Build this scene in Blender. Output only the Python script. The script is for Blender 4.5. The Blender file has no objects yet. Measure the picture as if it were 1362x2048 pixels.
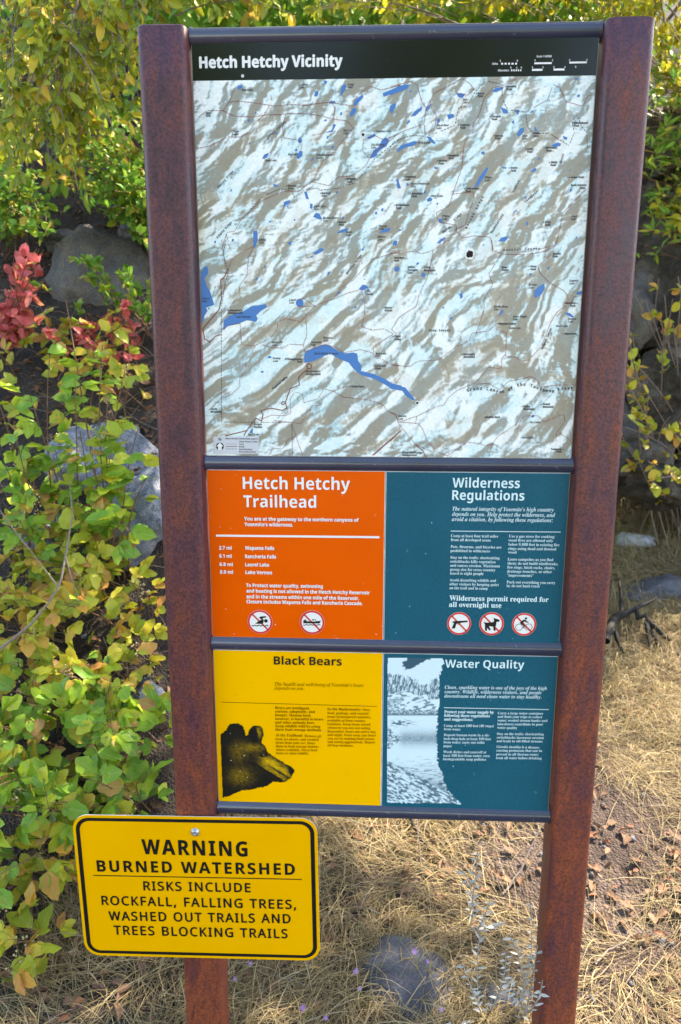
import bpy, math, random, os
import numpy as np
from mathutils import Vector, Matrix, noise as mnoise
from mathutils.geometry import tessellate_polygon

# ------------------------------------------------------------------ camera, light, exposure
SC = bpy.context.scene
COL = SC.collection
H0 = 2.281                                   # height of the top edge of the map panel
CAM = np.array([-0.021, -1.627, H0 - 0.531])
PIT, YAW, ROLL, FPX = math.radians(12.54), math.radians(-2.66), math.radians(.08), 1569.0
_c, _s = math.cos(YAW), math.sin(YAW)
FW = np.array([_s*math.cos(PIT), _c*math.cos(PIT), -math.sin(PIT)])
_r = np.array([_c, -_s, 0.0]); _u = np.cross(_r, FW)
RT = _r*math.cos(ROLL) + _u*math.sin(ROLL); UP = -_r*math.sin(ROLL) + _u*math.cos(ROLL)
cd = bpy.data.cameras.new('camera'); cam = bpy.data.objects.new('camera', cd); COL.objects.link(cam)
cam.matrix_world = Matrix(((RT[0], UP[0], -FW[0], CAM[0]), (RT[1], UP[1], -FW[1], CAM[1]), (RT[2], UP[2], -FW[2], CAM[2]), (0, 0, 0, 1)))
cd.sensor_fit = 'VERTICAL'; cd.sensor_height = 23.5; cd.sensor_width = 15.6; cd.lens = FPX/2048*23.5
cd.clip_start = .05; cd.clip_end = 300
cd.dof.use_dof = True; cd.dof.focus_distance = 1.66; cd.dof.aperture_fstop = 4.0
SC.camera = cam
SUN_DIR = Vector((0.62, 0.50, 0.80)).normalized()      # towards the sun: high, behind the bank, from the right
w = bpy.data.worlds.new('World'); SC.world = w; w.use_nodes = True
nt = w.node_tree; sky = nt.nodes.new('ShaderNodeTexSky'); sky.sky_type = 'NISHITA'; sky.sun_disc = False
sky.sun_elevation = math.asin(SUN_DIR.z); sky.sun_rotation = math.atan2(SUN_DIR.x, SUN_DIR.y)
sky.altitude = 1200; sky.ozone_density = 1.0; sky.dust_density = 1.5
nt.links.new(sky.outputs[0], nt.nodes['Background'].inputs[0]); nt.nodes['Background'].inputs[1].default_value = 0.15
sl = bpy.data.lights.new('sun', 'SUN'); sl.energy = 3.0; sl.angle = math.radians(.53); sl.color = (1, .95, .88)
so = bpy.data.objects.new('sun', sl); COL.objects.link(so); so.rotation_euler = SUN_DIR.to_track_quat('Z', 'Y').to_euler()
SC.view_settings.view_transform = 'Standard'; SC.view_settings.look = 'None'
SC.view_settings.exposure = 2.5; SC.view_settings.gamma = 1.0
try: SC.view_settings.use_white_balance = True; SC.view_settings.white_balance_temperature = 8200; SC.view_settings.white_balance_tint = 10
except Exception: pass
SC.cycles.max_bounces = 8; SC.cycles.transparent_max_bounces = 8

rng = np.random.default_rng(7); random.seed(7)

# ------------------------------------------------------------------ helpers
def ray(px, py):
    d = FW*FPX + RT*(px-681) - UP*(py-1024)
    return d/np.linalg.norm(d)
def on_plane(px, py, Y=0.0):
    d = ray(px, py); t = (Y-CAM[1])/d[1]; q = CAM + d*t
    return q[0], q[2]
def at0(px, py, d):
    r = ray(px, py); return CAM+r*(d/(r@FW))
def project(P):
    v = P-CAM; z = v@FW
    return 681+FPX*(v@RT)/np.maximum(z, 1e-4), 1024-FPX*(v@UP)/np.maximum(z, 1e-4), z
def Z(n, x, y):                                # measured detail crops -> measured position on the boards
    s, ox, oy = {1: (3.243, 380, 80), 2: (3.243, 780, 80), 3: (3.243, 380, 480), 4: (3.243, 780, 480), 5: (3.492, 400, 930),
                 6: (3.492, 770, 930), 7: (3.681, 410, 1280), 8: (3.681, 750, 1280), 9: (2.933, 0, 1350), 0: (1, 0, 0)}[n]
    return x/s+ox, y/s+oy
def tag(o, label=None, cat=None, group=None, kind=None):
    if label: o['label'] = label
    if cat: o['category'] = cat
    if group: o['group'] = group
    if kind: o['kind'] = kind
    return o
def empty(name, loc=(0, 0, 0)):
    o = bpy.data.objects.new(name, None); o.location = loc; o.empty_display_size = .05; COL.objects.link(o); return o
def mesh_np(name, V, F, mats=(), mi=None, smooth=False, uv=None):
    me = bpy.data.meshes.new(name)
    V = np.asarray(V, dtype=np.float32); F = np.asarray(F, dtype=np.int32)
    n, k = F.shape
    me.vertices.add(len(V)); me.vertices.foreach_set('co', V.ravel())
    me.loops.add(n*k); me.loops.foreach_set('vertex_index', F.ravel())
    me.polygons.add(n); me.polygons.foreach_set('loop_start', np.arange(0, n*k, k, dtype=np.int32))
    if uv is not None:
        l = me.uv_layers.new(name='UVMap'); l.data.foreach_set('uv', np.asarray(uv, dtype=np.float32)[F.ravel()].ravel())
    for m in mats: me.materials.append(m)
    if mi is not None: me.polygons.foreach_set('material_index', np.asarray(mi, dtype=np.int32))
    me.polygons.foreach_set('use_smooth', np.full(n, smooth, dtype=bool))
    me.update(calc_edges=True)
    return me
def link(name, me, parent=None, loc=None):
    o = bpy.data.objects.new(name, me); COL.objects.link(o)
    if parent: o.parent = parent
    if loc is not None: o.location = loc
    return o
class MB:
    def __init__(s): s.v = []; s.f = []; s.m = []
    def add(s, V, F, m=0):
        b = len(s.v); s.v += [tuple(p) for p in V]; s.f += [tuple(i+b for i in f) for f in F]; s.m += [m]*len(F)
    def build(s, name, mats, parent=None, smooth=False, loc=None):
        me = bpy.data.meshes.new(name); me.from_pydata(s.v, [], s.f)
        for m in (mats if isinstance(mats, (list, tuple)) else [mats]): me.materials.append(m)
        me.polygons.foreach_set('material_index', s.m); me.polygons.foreach_set('use_smooth', [smooth]*len(s.f)); me.update()
        return link(name, me, parent, loc)
def tube_np(pts, r0, r1, k=5):
    pts = np.asarray(pts, float); n = len(pts)
    t = np.gradient(pts, axis=0); t /= np.linalg.norm(t, axis=1)[:, None]+1e-9
    a = np.cross(t, np.array([.3, .2, .93])); a /= np.linalg.norm(a, axis=1)[:, None]+1e-9
    b = np.cross(t, a); rr = np.linspace(r0, r1, n)
    ang = np.arange(k)*2*math.pi/k
    V = pts[:, None, :] + rr[:, None, None]*(np.cos(ang)[None, :, None]*a[:, None, :]+np.sin(ang)[None, :, None]*b[:, None, :])
    i = np.arange(n-1)[:, None]*k; j = np.arange(k)[None, :]; j2 = (j+1) % k
    F = np.stack([i+j, i+j2, i+k+j2, i+k+j], -1).reshape(-1, 4)
    return V.reshape(-1, 3), F
def bezier(a, b, c, n=8):
    t = np.linspace(0, 1, n)[:, None]
    return (1-t)**2*np.asarray(a)+2*t*(1-t)*np.asarray(b)+t*t*np.asarray(c)
class Bag:                                    # collects same-sided faces for one big mesh
    def __init__(s): s.V = []; s.F = []; s.U = []; s.n = 0
    def add(s, V, F, U=None):
        s.V.append(V); s.F.append(F+s.n); s.n += len(V)
        if U is not None: s.U.append(U)
    def mesh(s, name, mats, smooth=True):
        return mesh_np(name, np.concatenate(s.V), np.concatenate(s.F), mats, smooth=smooth, uv=np.concatenate(s.U) if s.U else None)

_lat = {}
def vnoise(x, y, seed=0):
    if seed not in _lat: _lat[seed] = np.random.default_rng(1000+seed).random((256, 256))
    L = _lat[seed]; xi = np.floor(x).astype(int); yi = np.floor(y).astype(int); fx = x-xi; fy = y-yi
    fx = fx*fx*fx*(fx*(fx*6-15)+10); fy = fy*fy*fy*(fy*(fy*6-15)+10)
    a = L[xi & 255, yi & 255]; b = L[(xi+1) & 255, yi & 255]; c = L[xi & 255, (yi+1) & 255]; d = L[(xi+1) & 255, (yi+1) & 255]
    return (a*(1-fx)+b*fx)*(1-fy)+(c*(1-fx)+d*fx)*fy
def fbm(x, y, seed=0, o=4, g=.5):
    s = 0; a = 1; t = 0
    for i in range(o):
        s = s+a*vnoise(x*2**i+17*i, y*2**i+9*i, seed+i); t += a; a *= g
    return s/t
def sstep(a, b, x):
    t = np.clip((x-a)/(b-a), 0, 1); return t*t*(3-2*t)

# ------------------------------------------------------------------ node materials
def new_mat(name):
    m = bpy.data.materials.new(name); m.use_nodes = True; return m, m.node_tree, m.node_tree.nodes['Principled BSDF']
def N(nt, typ, **kw):
    n = nt.nodes.new('ShaderNode'+typ)
    for k, v in kw.items():
        if k == 'inp':
            for i, val in v.items(): n.inputs[i].default_value = val
        else: setattr(n, k, v)
    return n
def ramp(nt, stops, interp='LINEAR'):
    n = nt.nodes.new('ShaderNodeValToRGB'); cr = n.color_ramp; cr.interpolation = interp
    while len(cr.elements) < len(stops): cr.elements.new(.5)
    for e, (p, c) in zip(cr.elements, stops):
        e.position = p; e.color = (*c, 1) if len(c) == 3 else c
    return n
def mixc(nt, fac, a, b, mode='MIX'):
    n = nt.nodes.new('ShaderNodeMix'); n.data_type = 'RGBA'; n.blend_type = mode
    for i, v in ((0, fac), (6, a), (7, b)):
        if isinstance(v, bpy.types.NodeSocket): nt.links.new(v, n.inputs[i])
        else: n.inputs[i].default_value = v if i == 0 else ((*v, 1) if len(v) == 3 else v)
    return n.outputs[2]
def math_n(nt, op, a, b=0.0):
    n = nt.nodes.new('ShaderNodeMath'); n.operation = op
    for i, v in ((0, a), (1, b)):
        if isinstance(v, bpy.types.NodeSocket): nt.links.new(v, n.inputs[i])
        else: n.inputs[i].default_value = v
    return n.outputs[0]
def noise_n(nt, vec, scale, detail=4, rough=.55, dist=0):
    n = nt.nodes.new('ShaderNodeTexNoise'); n.inputs['Scale'].default_value = scale; n.inputs['Detail'].default_value = detail
    n.inputs['Roughness'].default_value = rough; n.inputs['Distortion'].default_value = dist
    if vec is not None: nt.links.new(vec, n.inputs['Vector'])
    return n.outputs[0]
def bump(nt, b, h, strength, dist):
    n = nt.nodes.new('ShaderNodeBump'); n.inputs['Strength'].default_value = strength; n.inputs['Distance'].default_value = dist
    nt.links.new(h, n.inputs['Height']); nt.links.new(n.outputs[0], b.inputs['Normal'])
def objco(nt, scale=(1, 1, 1)):
    t = nt.nodes.new('ShaderNodeTexCoord'); m = nt.nodes.new('ShaderNodeMapping'); m.inputs['Scale'].default_value = scale
    nt.links.new(t.outputs['Object'], m.inputs[0]); return m.outputs[0]
def plain(name, col, rough=.4, spec=.5, wear=.06, dirt=None):
    m, nt, b = new_mat(name); v = objco(nt)
    n = noise_n(nt, v, 9, 5); n2 = noise_n(nt, v, 160, 3)
    c = mixc(nt, n, tuple(x*(1-wear*2) for x in col), tuple(min(1, x*(1+wear*1.5)+wear*.02) for x in col))
    if dirt:
        r = ramp(nt, [(.70, (0, 0, 0)), (.76, (1, 1, 1))]); nt.links.new(noise_n(nt, v, 70, 2, .5), r.inputs[0])
        c = mixc(nt, math_n(nt, 'MULTIPLY', r.outputs[0], .35), c, dirt)
    nt.links.new(c, b.inputs['Base Color'])
    rr = nt.nodes.new('ShaderNodeMapRange'); nt.links.new(n2, rr.inputs[0]); rr.inputs[3].default_value = rough*.75; rr.inputs[4].default_value = rough*1.3
    nt.links.new(rr.outputs[0], b.inputs['Roughness']); b.inputs['Specular IOR Level'].default_value = spec
    return m
def rust_mat():
    m, nt, b = new_mat('weathered_steel'); v = objco(nt)
    sep = nt.nodes.new('ShaderNodeSeparateXYZ'); nt.links.new(v, sep.inputs[0])
    low = nt.nodes.new('ShaderNodeMapRange'); nt.links.new(sep.outputs[2], low.inputs[0])
    low.inputs[1].default_value = 1.9; low.inputs[2].default_value = .5; low.inputs[3].default_value = -.10; low.inputs[4].default_value = .14
    streak = noise_n(nt, objco(nt, (1, 1, .22)), 34, 8, .72, .8); blot = noise_n(nt, objco(nt, (1, 1, .5)), 6.5, 6, .66, .8); fine = noise_n(nt, v, 190, 4, .7)
    f = math_n(nt, 'ADD', math_n(nt, 'MULTIPLY', streak, .55), math_n(nt, 'MULTIPLY', blot, .45))
    f = math_n(nt, 'ADD', math_n(nt, 'MULTIPLY', math_n(nt, 'SUBTRACT', f, .5), 1.55), math_n(nt, 'ADD', low.outputs[0], .5))
    r = ramp(nt, [(.32, (.052, .017, .036)), (.43, (.092, .026, .040)), (.53, (.120, .030, .028)), (.62, (.165, .036, .020)), (.72, (.23, .050, .018)), (.84, (.10, .022, .016))]); nt.links.new(f, r.inputs[0])
    rf = ramp(nt, [(.36, (.40, .38, .42)), (.50, (1, 1, 1)), (.64, (1.7, 1.4, 1.2))]); nt.links.new(fine, rf.inputs[0])
    c = mixc(nt, .8, r.outputs[0], rf.outputs[0], 'MULTIPLY')
    pit = noise_n(nt, v, 420, 2, .5); rp = ramp(nt, [(.62, (0, 0, 0)), (.70, (1, 1, 1))]); nt.links.new(pit, rp.inputs[0])
    c = mixc(nt, math_n(nt, 'MULTIPLY', rp.outputs[0], .55), c, (.035, .02, .025))
    nt.links.new(c, b.inputs['Base Color'])
    rr = nt.nodes.new('ShaderNodeMapRange'); nt.links.new(f, rr.inputs[0]); rr.inputs[1].default_value = .3; rr.inputs[2].default_value = .7; rr.inputs[3].default_value = .30; rr.inputs[4].default_value = .62
    nt.links.new(rr.outputs[0], b.inputs['Roughness']); b.inputs['Specular IOR Level'].default_value = .5
    bump(nt, b, fine, .4, .0015)
    return m
def leaf_mat(name, stops, blotch=(.30, .10, .03), bl_amt=.5, trans=.34, vein=.35, rough=.42):
    m, nt, b = new_mat(name)
    oi = nt.nodes.new('ShaderNodeObjectInfo'); ge = nt.nodes.new('ShaderNodeNewGeometry')
    rnd = math_n(nt, 'FRACT', math_n(nt, 'ADD', oi.outputs['Random'], ge.outputs['Random Per Island']))
    r = ramp(nt, stops); nt.links.new(rnd, r.inputs[0])
    uv = nt.nodes.new('ShaderNodeUVMap'); uv.uv_map = 'UVMap'
    off = nt.nodes.new('ShaderNodeCombineXYZ'); nt.links.new(math_n(nt, 'MULTIPLY', rnd, 83.0), off.inputs[0]); nt.links.new(math_n(nt, 'MULTIPLY', rnd, 37.0), off.inputs[1])
    ad = nt.nodes.new('ShaderNodeVectorMath'); ad.operation = 'ADD'; nt.links.new(uv.outputs[0], ad.inputs[0]); nt.links.new(off.outputs[0], ad.inputs[1])
    n1 = noise_n(nt, ad.outputs[0], 2.2, 5, .65); n2 = noise_n(nt, ad.outputs[0], 1.1, 2)
    c = mixc(nt, math_n(nt, 'MULTIPLY', n2, .75), r.outputs[0], tuple(x for x in stops[len(stops)//2][1]))
    rb = ramp(nt, [(.56, (0, 0, 0)), (.70, (1, 1, 1))]); nt.links.new(n1, rb.inputs[0])
    c = mixc(nt, math_n(nt, 'MULTIPLY', rb.outputs[0], bl_amt), c, blotch)
    sp = nt.nodes.new('ShaderNodeSeparateXYZ'); nt.links.new(uv.outputs[0], sp.inputs[0])
    a = math_n(nt, 'ABSOLUTE', math_n(nt, 'SUBTRACT', sp.outputs[0], .5))
    mid = math_n(nt, 'LESS_THAN', a, .035)
    side = math_n(nt, 'SINE', math_n(nt, 'MULTIPLY', math_n(nt, 'SUBTRACT', sp.outputs[1], math_n(nt, 'MULTIPLY', a, .6)), 44.0))
    side = math_n(nt, 'MULTIPLY', math_n(nt, 'GREATER_THAN', side, .86), .45)
    vf = math_n(nt, 'MULTIPLY', math_n(nt, 'MAXIMUM', mid, side), vein)
    c = mixc(nt, vf, c, (.50, .52, .22))
    nt.links.new(c, b.inputs['Base Color']); b.inputs['Roughness'].default_value = rough; b.inputs['Specular IOR Level'].default_value = .28
    tr = nt.nodes.new('ShaderNodeBsdfTranslucent'); nt.links.new(c, tr.inputs[0])
    mx = nt.nodes.new('ShaderNodeMixShader'); mx.inputs[0].default_value = trans
    nt.links.new(b.outputs[0], mx.inputs[1]); nt.links.new(tr.outputs[0], mx.inputs[2])
    nt.links.new(mx.outputs[0], nt.nodes['Material Output'].inputs[0])
    bump(nt, b, math_n(nt, 'ADD', n1, math_n(nt, 'MULTIPLY', vf, -.6)), .35, .004)
    return m
def bark_mat(name, c0, c1):
    m, nt, b = new_mat(name); v = objco(nt, (1, 1, .35)); n = noise_n(nt, v, 90, 5, .65)
    nt.links.new(mixc(nt, n, c0, c1), b.inputs['Base Color']); b.inputs['Roughness'].default_value = .8; bump(nt, b, n, .5, .003); return m
def rock_mat(name, c0, c1, c2, lichen=(.32, .33, .28), la=.5, sc=1.0, speck=.5):
    m, nt, b = new_mat(name); v = objco(nt)
    oi = nt.nodes.new('ShaderNodeObjectInfo')
    ad = nt.nodes.new('ShaderNodeVectorMath'); ad.operation = 'ADD'; nt.links.new(v, ad.inputs[0])
    sc_ = math_n(nt, 'MULTIPLY', oi.outputs['Random'], 31.0); nt.links.new(sc_, ad.inputs[1]); v = ad.outputs[0]
    n1 = noise_n(nt, v, 4*sc, 8, .65, .3); n2 = noise_n(nt, v, 17*sc, 6, .7); n3 = noise_n(nt, v, 120*sc, 3, .75)
    r = ramp(nt, [(.32, c0), (.5, c1), (.68, c2)]); nt.links.new(n1, r.inputs[0])
    r2 = ramp(nt, [(.52, (0, 0, 0)), (.60, (1, 1, 1))]); nt.links.new(n2, r2.inputs[0])
    c = mixc(nt, math_n(nt, 'MULTIPLY', r2.outputs[0], la), r.outputs[0], lichen)
    r3 = ramp(nt, [(.38, (.35, .35, .36)), (.5, (1, 1, 1)), (.62, (1.5, 1.5, 1.45))]); nt.links.new(n3, r3.inputs[0])
    c = mixc(nt, speck, c, r3.outputs[0], 'MULTIPLY')
    nt.links.new(c, b.inputs['Base Color']); b.inputs['Roughness'].default_value = .85; b.inputs['Specular IOR Level'].default_value = .3
    bump(nt, b, math_n(nt, 'ADD', n2, math_n(nt, 'MULTIPLY', n3, .35)), .7, .02); return m
def attr_mat(name, rough=.35, fine=0.0):
    m, nt, b = new_mat(name); a = nt.nodes.new('ShaderNodeAttribute'); a.attribute_name = 'ink'; c = a.outputs[0]
    if fine:
        n = noise_n(nt, objco(nt), 900, 2, .5); r = ramp(nt, [(.3, (1-fine,)*3), (.7, (1+fine,)*3)]); nt.links.new(n, r.inputs[0]); c = mixc(nt, 1.0, c, r.outputs[0], 'MULTIPLY')
    nt.links.new(c, b.inputs['Base Color']); b.inputs['Roughness'].default_value = rough; return m

M = {}
M['rust'] = rust_mat()
M['bar'] = plain('dark_blue_grey_paint', (.026, .032, .070), .24, .9, .25, (.20, .19, .19))
M['orange'] = plain('orange_enamel', (.84, .100, .0005), .30, .18, .05, (.8, .45, .3))
M['yellow'] = plain('yellow_enamel', (.95, .465, .0005), .30, .18, .035, (.5, .36, .1))
M['teal'] = plain('teal_enamel', (.0004, .096, .150), .28, .18, .08, (.16, .36, .44))
M['black'] = plain('black_enamel', (.004, .004, .006), .14, .4, .1, (.08, .08, .08))
M['white'] = plain('white_print', (.80, .80, .80), .4, .4, .02)
M['pale'] = plain('pale_blue_print', (.60, .80, .86), .4, .4, .02)
M['ink'] = plain('black_print', (.008, .008, .008), .4, .3, .05)
M['brown_ink'] = plain('brown_print', (.26, .115, .003), .4, .3, .1)
M['darkbrown_ink'] = plain('dark_brown_print', (.18, .075, .003), .4, .3, .1)
M['red'] = plain('red_print', (.70, .035, .035), .35, .4, .04)
M['map_ink'] = plain('dark_map_print', (.035, .04, .055), .4, .3, .05)
M['lake'] = plain('blue_map_print', (.045, .19, .50), .35, .4, .05)
M['trail'] = plain('trail_map_print', (.26, .012, .03), .4, .3, .1)
M['road'] = plain('road_map_print', (.25, .04, .025), .4, .3, .1)
M['legend'] = plain('legend_map_print', (.58, .60, .66), .4, .3, .03)
M['map'] = attr_mat('map_relief_print', .32, .05)
M['pict'] = attr_mat('picture_print', .35, .04)
M['edge'] = plain('aluminium_edge', (.62, .64, .68), .4, .6, .08)
M['signyellow'] = plain('yellow_sheeting', (.86, .405, .0005), .42, .2, .04)
M['bolt'] = plain('galvanised_bolt', (.45, .47, .50), .35, .8, .3, (.12, .10, .08)); M['bolt'].node_tree.nodes['Principled BSDF'].inputs['Metallic'].default_value = .7
G1, G2, YG, YE, OR, RE, PK, BR = (.055, .17, .028), (.10, .25, .030), (.25, .37, .035), (.52, .47, .045), (.52, .22, .045), (.48, .055, .035), (.60, .16, .15), (.20, .10, .045)
M['oak_leaf'] = leaf_mat('poison_oak_leaf', [(0, (.04, .20, .05)), (.2, (.09, .32, .045)), (.42, (.18, .40, .035)), (.64, (.34, .50, .04)), (.82, (.62, .58, .05)), (.93, OR), (1, PK)], (.42, .15, .06), .55, rough=.33)
M['yoak_leaf'] = leaf_mat('turning_leaf', [(0, (.10, .30, .03)), (.22, (.28, .44, .035)), (.45, (.36, .48, .035)), (.68, (.68, .56, .06)), (.85, (.66, .28, .06)), (1, (.62, .14, .12))], (.40, .14, .06), .65, rough=.36)
M['oval_leaf'] = leaf_mat('oval_leaf', [(0, (.03, .14, .03)), (.28, (.10, .26, .03)), (.55, (.27, .37, .025)), (.78, (.48, .46, .03)), (.90, (.66, .42, .03)), (1, (.62, .20, .06))], (.40, .25, .04), .35)
M['green_leaf'] = leaf_mat('small_green_leaf', [(0, (.03, .15, .035)), (.35, (.08, .30, .04)), (.65, (.22, .42, .04)), (.88, (.45, .48, .04)), (1, (.65, .25, .08))], (.3, .2, .04), .3)
M['red_leaf'] = leaf_mat('red_leaf', [(0, (.42, .012, .05)), (.35, (.62, .03, .09)), (.65, (.72, .12, .22)), (.86, (.68, .20, .14)), (.96, (.7, .35, .1)), (1, YG)], (.35, .03, .05), .5)
M['gold_leaf'] = leaf_mat('golden_leaf', [(0, (.10, .22, .02)), (.3, (.30, .36, .03)), (.6, (.52, .46, .03)), (1, (.70, .58, .08))], (.5, .35, .05), .3, .5)
M['dry_leaf'] = leaf_mat('dry_leaf', [(0, (.05, .03, .022)), (.25, (.10, .055, .038)), (.5, (.18, .095, .065)), (.75, (.29, .155, .105)), (.9, (.30, .10, .045)), (1, (.42, .32, .23))], (.10, .05, .03), .5, .12, .2, .7)
M['sage_leaf'] = leaf_mat('silvery_leaf', [(0, (.26, .32, .30)), (.5, (.40, .45, .46)), (.8, (.52, .52, .54)), (1, (.34, .25, .22))], (.35, .28, .25), .3, .2, .1, .7)
M['grass'] = leaf_mat('dry_grass', [(0, (.09, .062, .040)), (.3, (.23, .165, .085)), (.6, (.42, .325, .165)), (.85, (.58, .48, .28)), (1, (.34, .31, .29))], (.30, .20, .08), .3, .25, 0, .6)
M['petal'] = leaf_mat('lilac_petal', [(0, (.40, .20, .62)), (.5, (.52, .30, .72)), (1, (.65, .45, .80))], (.5, .3, .7), .2, .4, 0, .6)
M['twig'] = bark_mat('grey_twig', (.14, .10, .085), (.34, .27, .24))
M['stem'] = bark_mat('reddish_stem', (.10, .045, .025), (.27, .15, .08))
M['burnt'] = bark_mat('burnt_wood', (.002, .002, .003), (.009, .009, .011))
M['bark'] = bark_mat('tree_bark', (.06, .045, .035), (.20, .16, .13))
M['berry'] = plain('cream_berry', (.55, .47, .25), .5, .4, .15)
M['dark_rock'] = rock_mat('dark_boulder', (.060, .062, .078), (.115, .112, .12), (.19, .175, .16), (.19, .16, .12), .5)
M['granite'] = rock_mat('pale_granite', (.10, .12, .17), (.20, .23, .30), (.36, .38, .43), (.07, .08, .11), .7, 1.8, .75)
M['white_stone'] = rock_mat('white_stone', (.35, .37, .42), (.52, .54, .58), (.68, .69, .72), (.3, .3, .32), .4, 2, .4)
M['blue_stone'] = rock_mat('blue_grey_stone', (.055, .062, .085), (.095, .105, .135), (.15, .16, .19), (.10, .10, .10), .5, 2.5, .5)
M['outcrop'] = rock_mat('rough_outcrop', (.022, .020, .022), (.075, .066, .060), (.19, .17, .155), (.060, .045, .028), .7, 1.3, .7)
M['pebble'] = rock_mat('gravel', (.13, .13, .15), (.28, .28, .32), (.46, .46, .50), (.3, .25, .2), .3, 6, .4)
def soil_mat():
    m, nt, b = new_mat('dark_soil'); v = objco(nt)
    n1 = noise_n(nt, v, 3, 6, .6); n2 = noise_n(nt, v, 60, 5, .7)
    vo = nt.nodes.new('ShaderNodeTexVoronoi'); vo.inputs['Scale'].default_value = 110; nt.links.new(v, vo.inputs['Vector'])
    r = ramp(nt, [(.3, (.018, .013, .011)), (.5, (.042, .031, .026)), (.7, (.085, .070, .064))]); nt.links.new(n1, r.inputs[0])
    r2 = ramp(nt, [(.3, (.4, .4, .4)), (.6, (1.2, 1.2, 1.25)), (.8, (1.8, 1.8, 1.9))]); nt.links.new(n2, r2.inputs[0])
    c = mixc(nt, .8, r.outputs[0], r2.outputs[0], 'MULTIPLY'); r3 = ramp(nt, [(.0, (.6, .6, .65)), (.5, (1.15, 1.1, 1.05))]); nt.links.new(vo.outputs[1], r3.inputs[0])
    c = mixc(nt, .6, c, r3.outputs[0], 'MULTIPLY')
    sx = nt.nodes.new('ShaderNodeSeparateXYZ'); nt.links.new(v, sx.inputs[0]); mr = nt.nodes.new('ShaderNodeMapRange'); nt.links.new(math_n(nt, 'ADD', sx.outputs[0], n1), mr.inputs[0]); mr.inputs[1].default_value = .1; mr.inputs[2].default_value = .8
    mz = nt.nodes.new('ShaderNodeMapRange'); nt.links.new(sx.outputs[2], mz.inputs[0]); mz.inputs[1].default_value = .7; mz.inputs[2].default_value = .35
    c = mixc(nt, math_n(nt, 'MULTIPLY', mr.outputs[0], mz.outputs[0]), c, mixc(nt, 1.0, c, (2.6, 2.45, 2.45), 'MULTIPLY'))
    nt.links.new(c, b.inputs['Base Color']); b.inputs['Roughness'].default_value = .95; bump(nt, b, math_n(nt, 'SUBTRACT', n2, vo.outputs[0]), .8, .02); return m
M['soil'] = soil_mat()

# ------------------------------------------------------------------ ground
def terrain(x, y):
    x = np.asarray(x, float); y = np.asarray(y, float)
    sl_ = np.maximum(0, y-.32); zl = .80*sl_*sstep(-.2, .5, sl_) + .06*sl_
    zl = np.where(zl > 6, 6+.3*(zl-6), zl)
    zr = .10*np.maximum(0, y-.5) + 1.25*np.maximum(0, y-4.3)*sstep(0, .6, y-4.3)
    zr = np.where(zr > 5, 5+.3*(zr-5), zr)
    edge = -.28+.25*np.maximum(0, y-1.2)
    b = sstep(0, 1, (edge-x)/(.5+.2*np.maximum(y, 0)))
    z = zl*b+zr*(1-b)
    z = z+.10*(fbm(x*1.3+40, y*1.3+40, 3, 3)-.5)*sstep(.2, 1.2, y)+.025*(fbm(x*7+90, y*7+90, 5, 3)-.5)
    return z
def ground_at(px, py):
    d = ray(px, py); t = 1.2
    while t < 14:
        p = CAM+d*t
        if p[2] < terrain(p[0], p[1]): return p
        t += .02
    return CAM+d*14
def grid_sheet(xs, ys, fn):
    X, Y = np.meshgrid(xs, ys); Zz = fn(X, Y); nx, ny = len(xs), len(ys)
    V = np.stack([X, Y, Zz], -1).reshape(-1, 3)
    i = (np.arange(ny-1)[:, None]*nx+np.arange(nx-1)[None, :]).ravel()
    return V, np.stack([i, i+1, i+nx+1, i+nx], -1)
xs = np.concatenate([np.linspace(-40, -4, 30)[:-1], np.linspace(-4, 5, 260), np.linspace(5, 40, 30)[1:]])
ys = np.concatenate([np.linspace(-40, -1, 30)[:-1], np.linspace(-1, 7, 240), np.linspace(7, 40, 30)[1:]])
V, F = grid_sheet(xs, ys, terrain)
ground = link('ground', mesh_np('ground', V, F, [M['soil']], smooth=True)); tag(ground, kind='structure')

# ------------------------------------------------------------------ information sign
sign = empty('information_sign', (0, 0, 0))
tag(sign, 'large trailhead information board with map and four text panels between two rusty posts', 'information board')
def rounded_post(x0, x1, y0, y1, z0, z1, r=.014, top_r=.003):
    pts = []
    for cx, cy, a0 in ((x1-r, y0+r, -90), (x1-r, y1-r, 0), (x0+r, y1-r, 90), (x0+r, y0+r, 180)):
        for k in range(6):
            a = math.radians(a0+k*18); pts.append((cx+r*math.cos(a), cy+r*math.sin(a)))
    n = len(pts); mx, my = (x0+x1)/2, (y0+y1)/2
    zs = list(np.linspace(z0, z1-top_r, 24)); V = []
    for z in zs: V += [(p[0], p[1], z) for p in pts]
    s = 1-top_r*.9/((x1-x0)/2); V += [(mx+(p[0]-mx)*s, my+(p[1]-my)*s, z1) for p in pts]; V += [(mx, my, z1)]
    k = len(zs)+1; F = [(i*n+j, i*n+(j+1) % n, (i+1)*n+(j+1) % n, (i+1)*n+j) for i in range(k-1) for j in range(n)]
    F += [((k-1)*n+j, (k-1)*n+(j+1) % n, k*n) for j in range(n)]
    return V, F
PY0, PY1 = -.030, .062
posts = []
for (x0, x1, lab) in ((-.477, -.384, None), (.386, .474, None)):
    b = MB(); b.add(*rounded_post(x0, x1, PY0, PY1, -.25, H0+.036)); posts.append(b.build('post', M['rust'], sign, True))
bars = [(H0+.0245, .0165), (H0-.790, .0172), (H0-1.196, .0180), (H0-1.605, .0185)]
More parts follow.
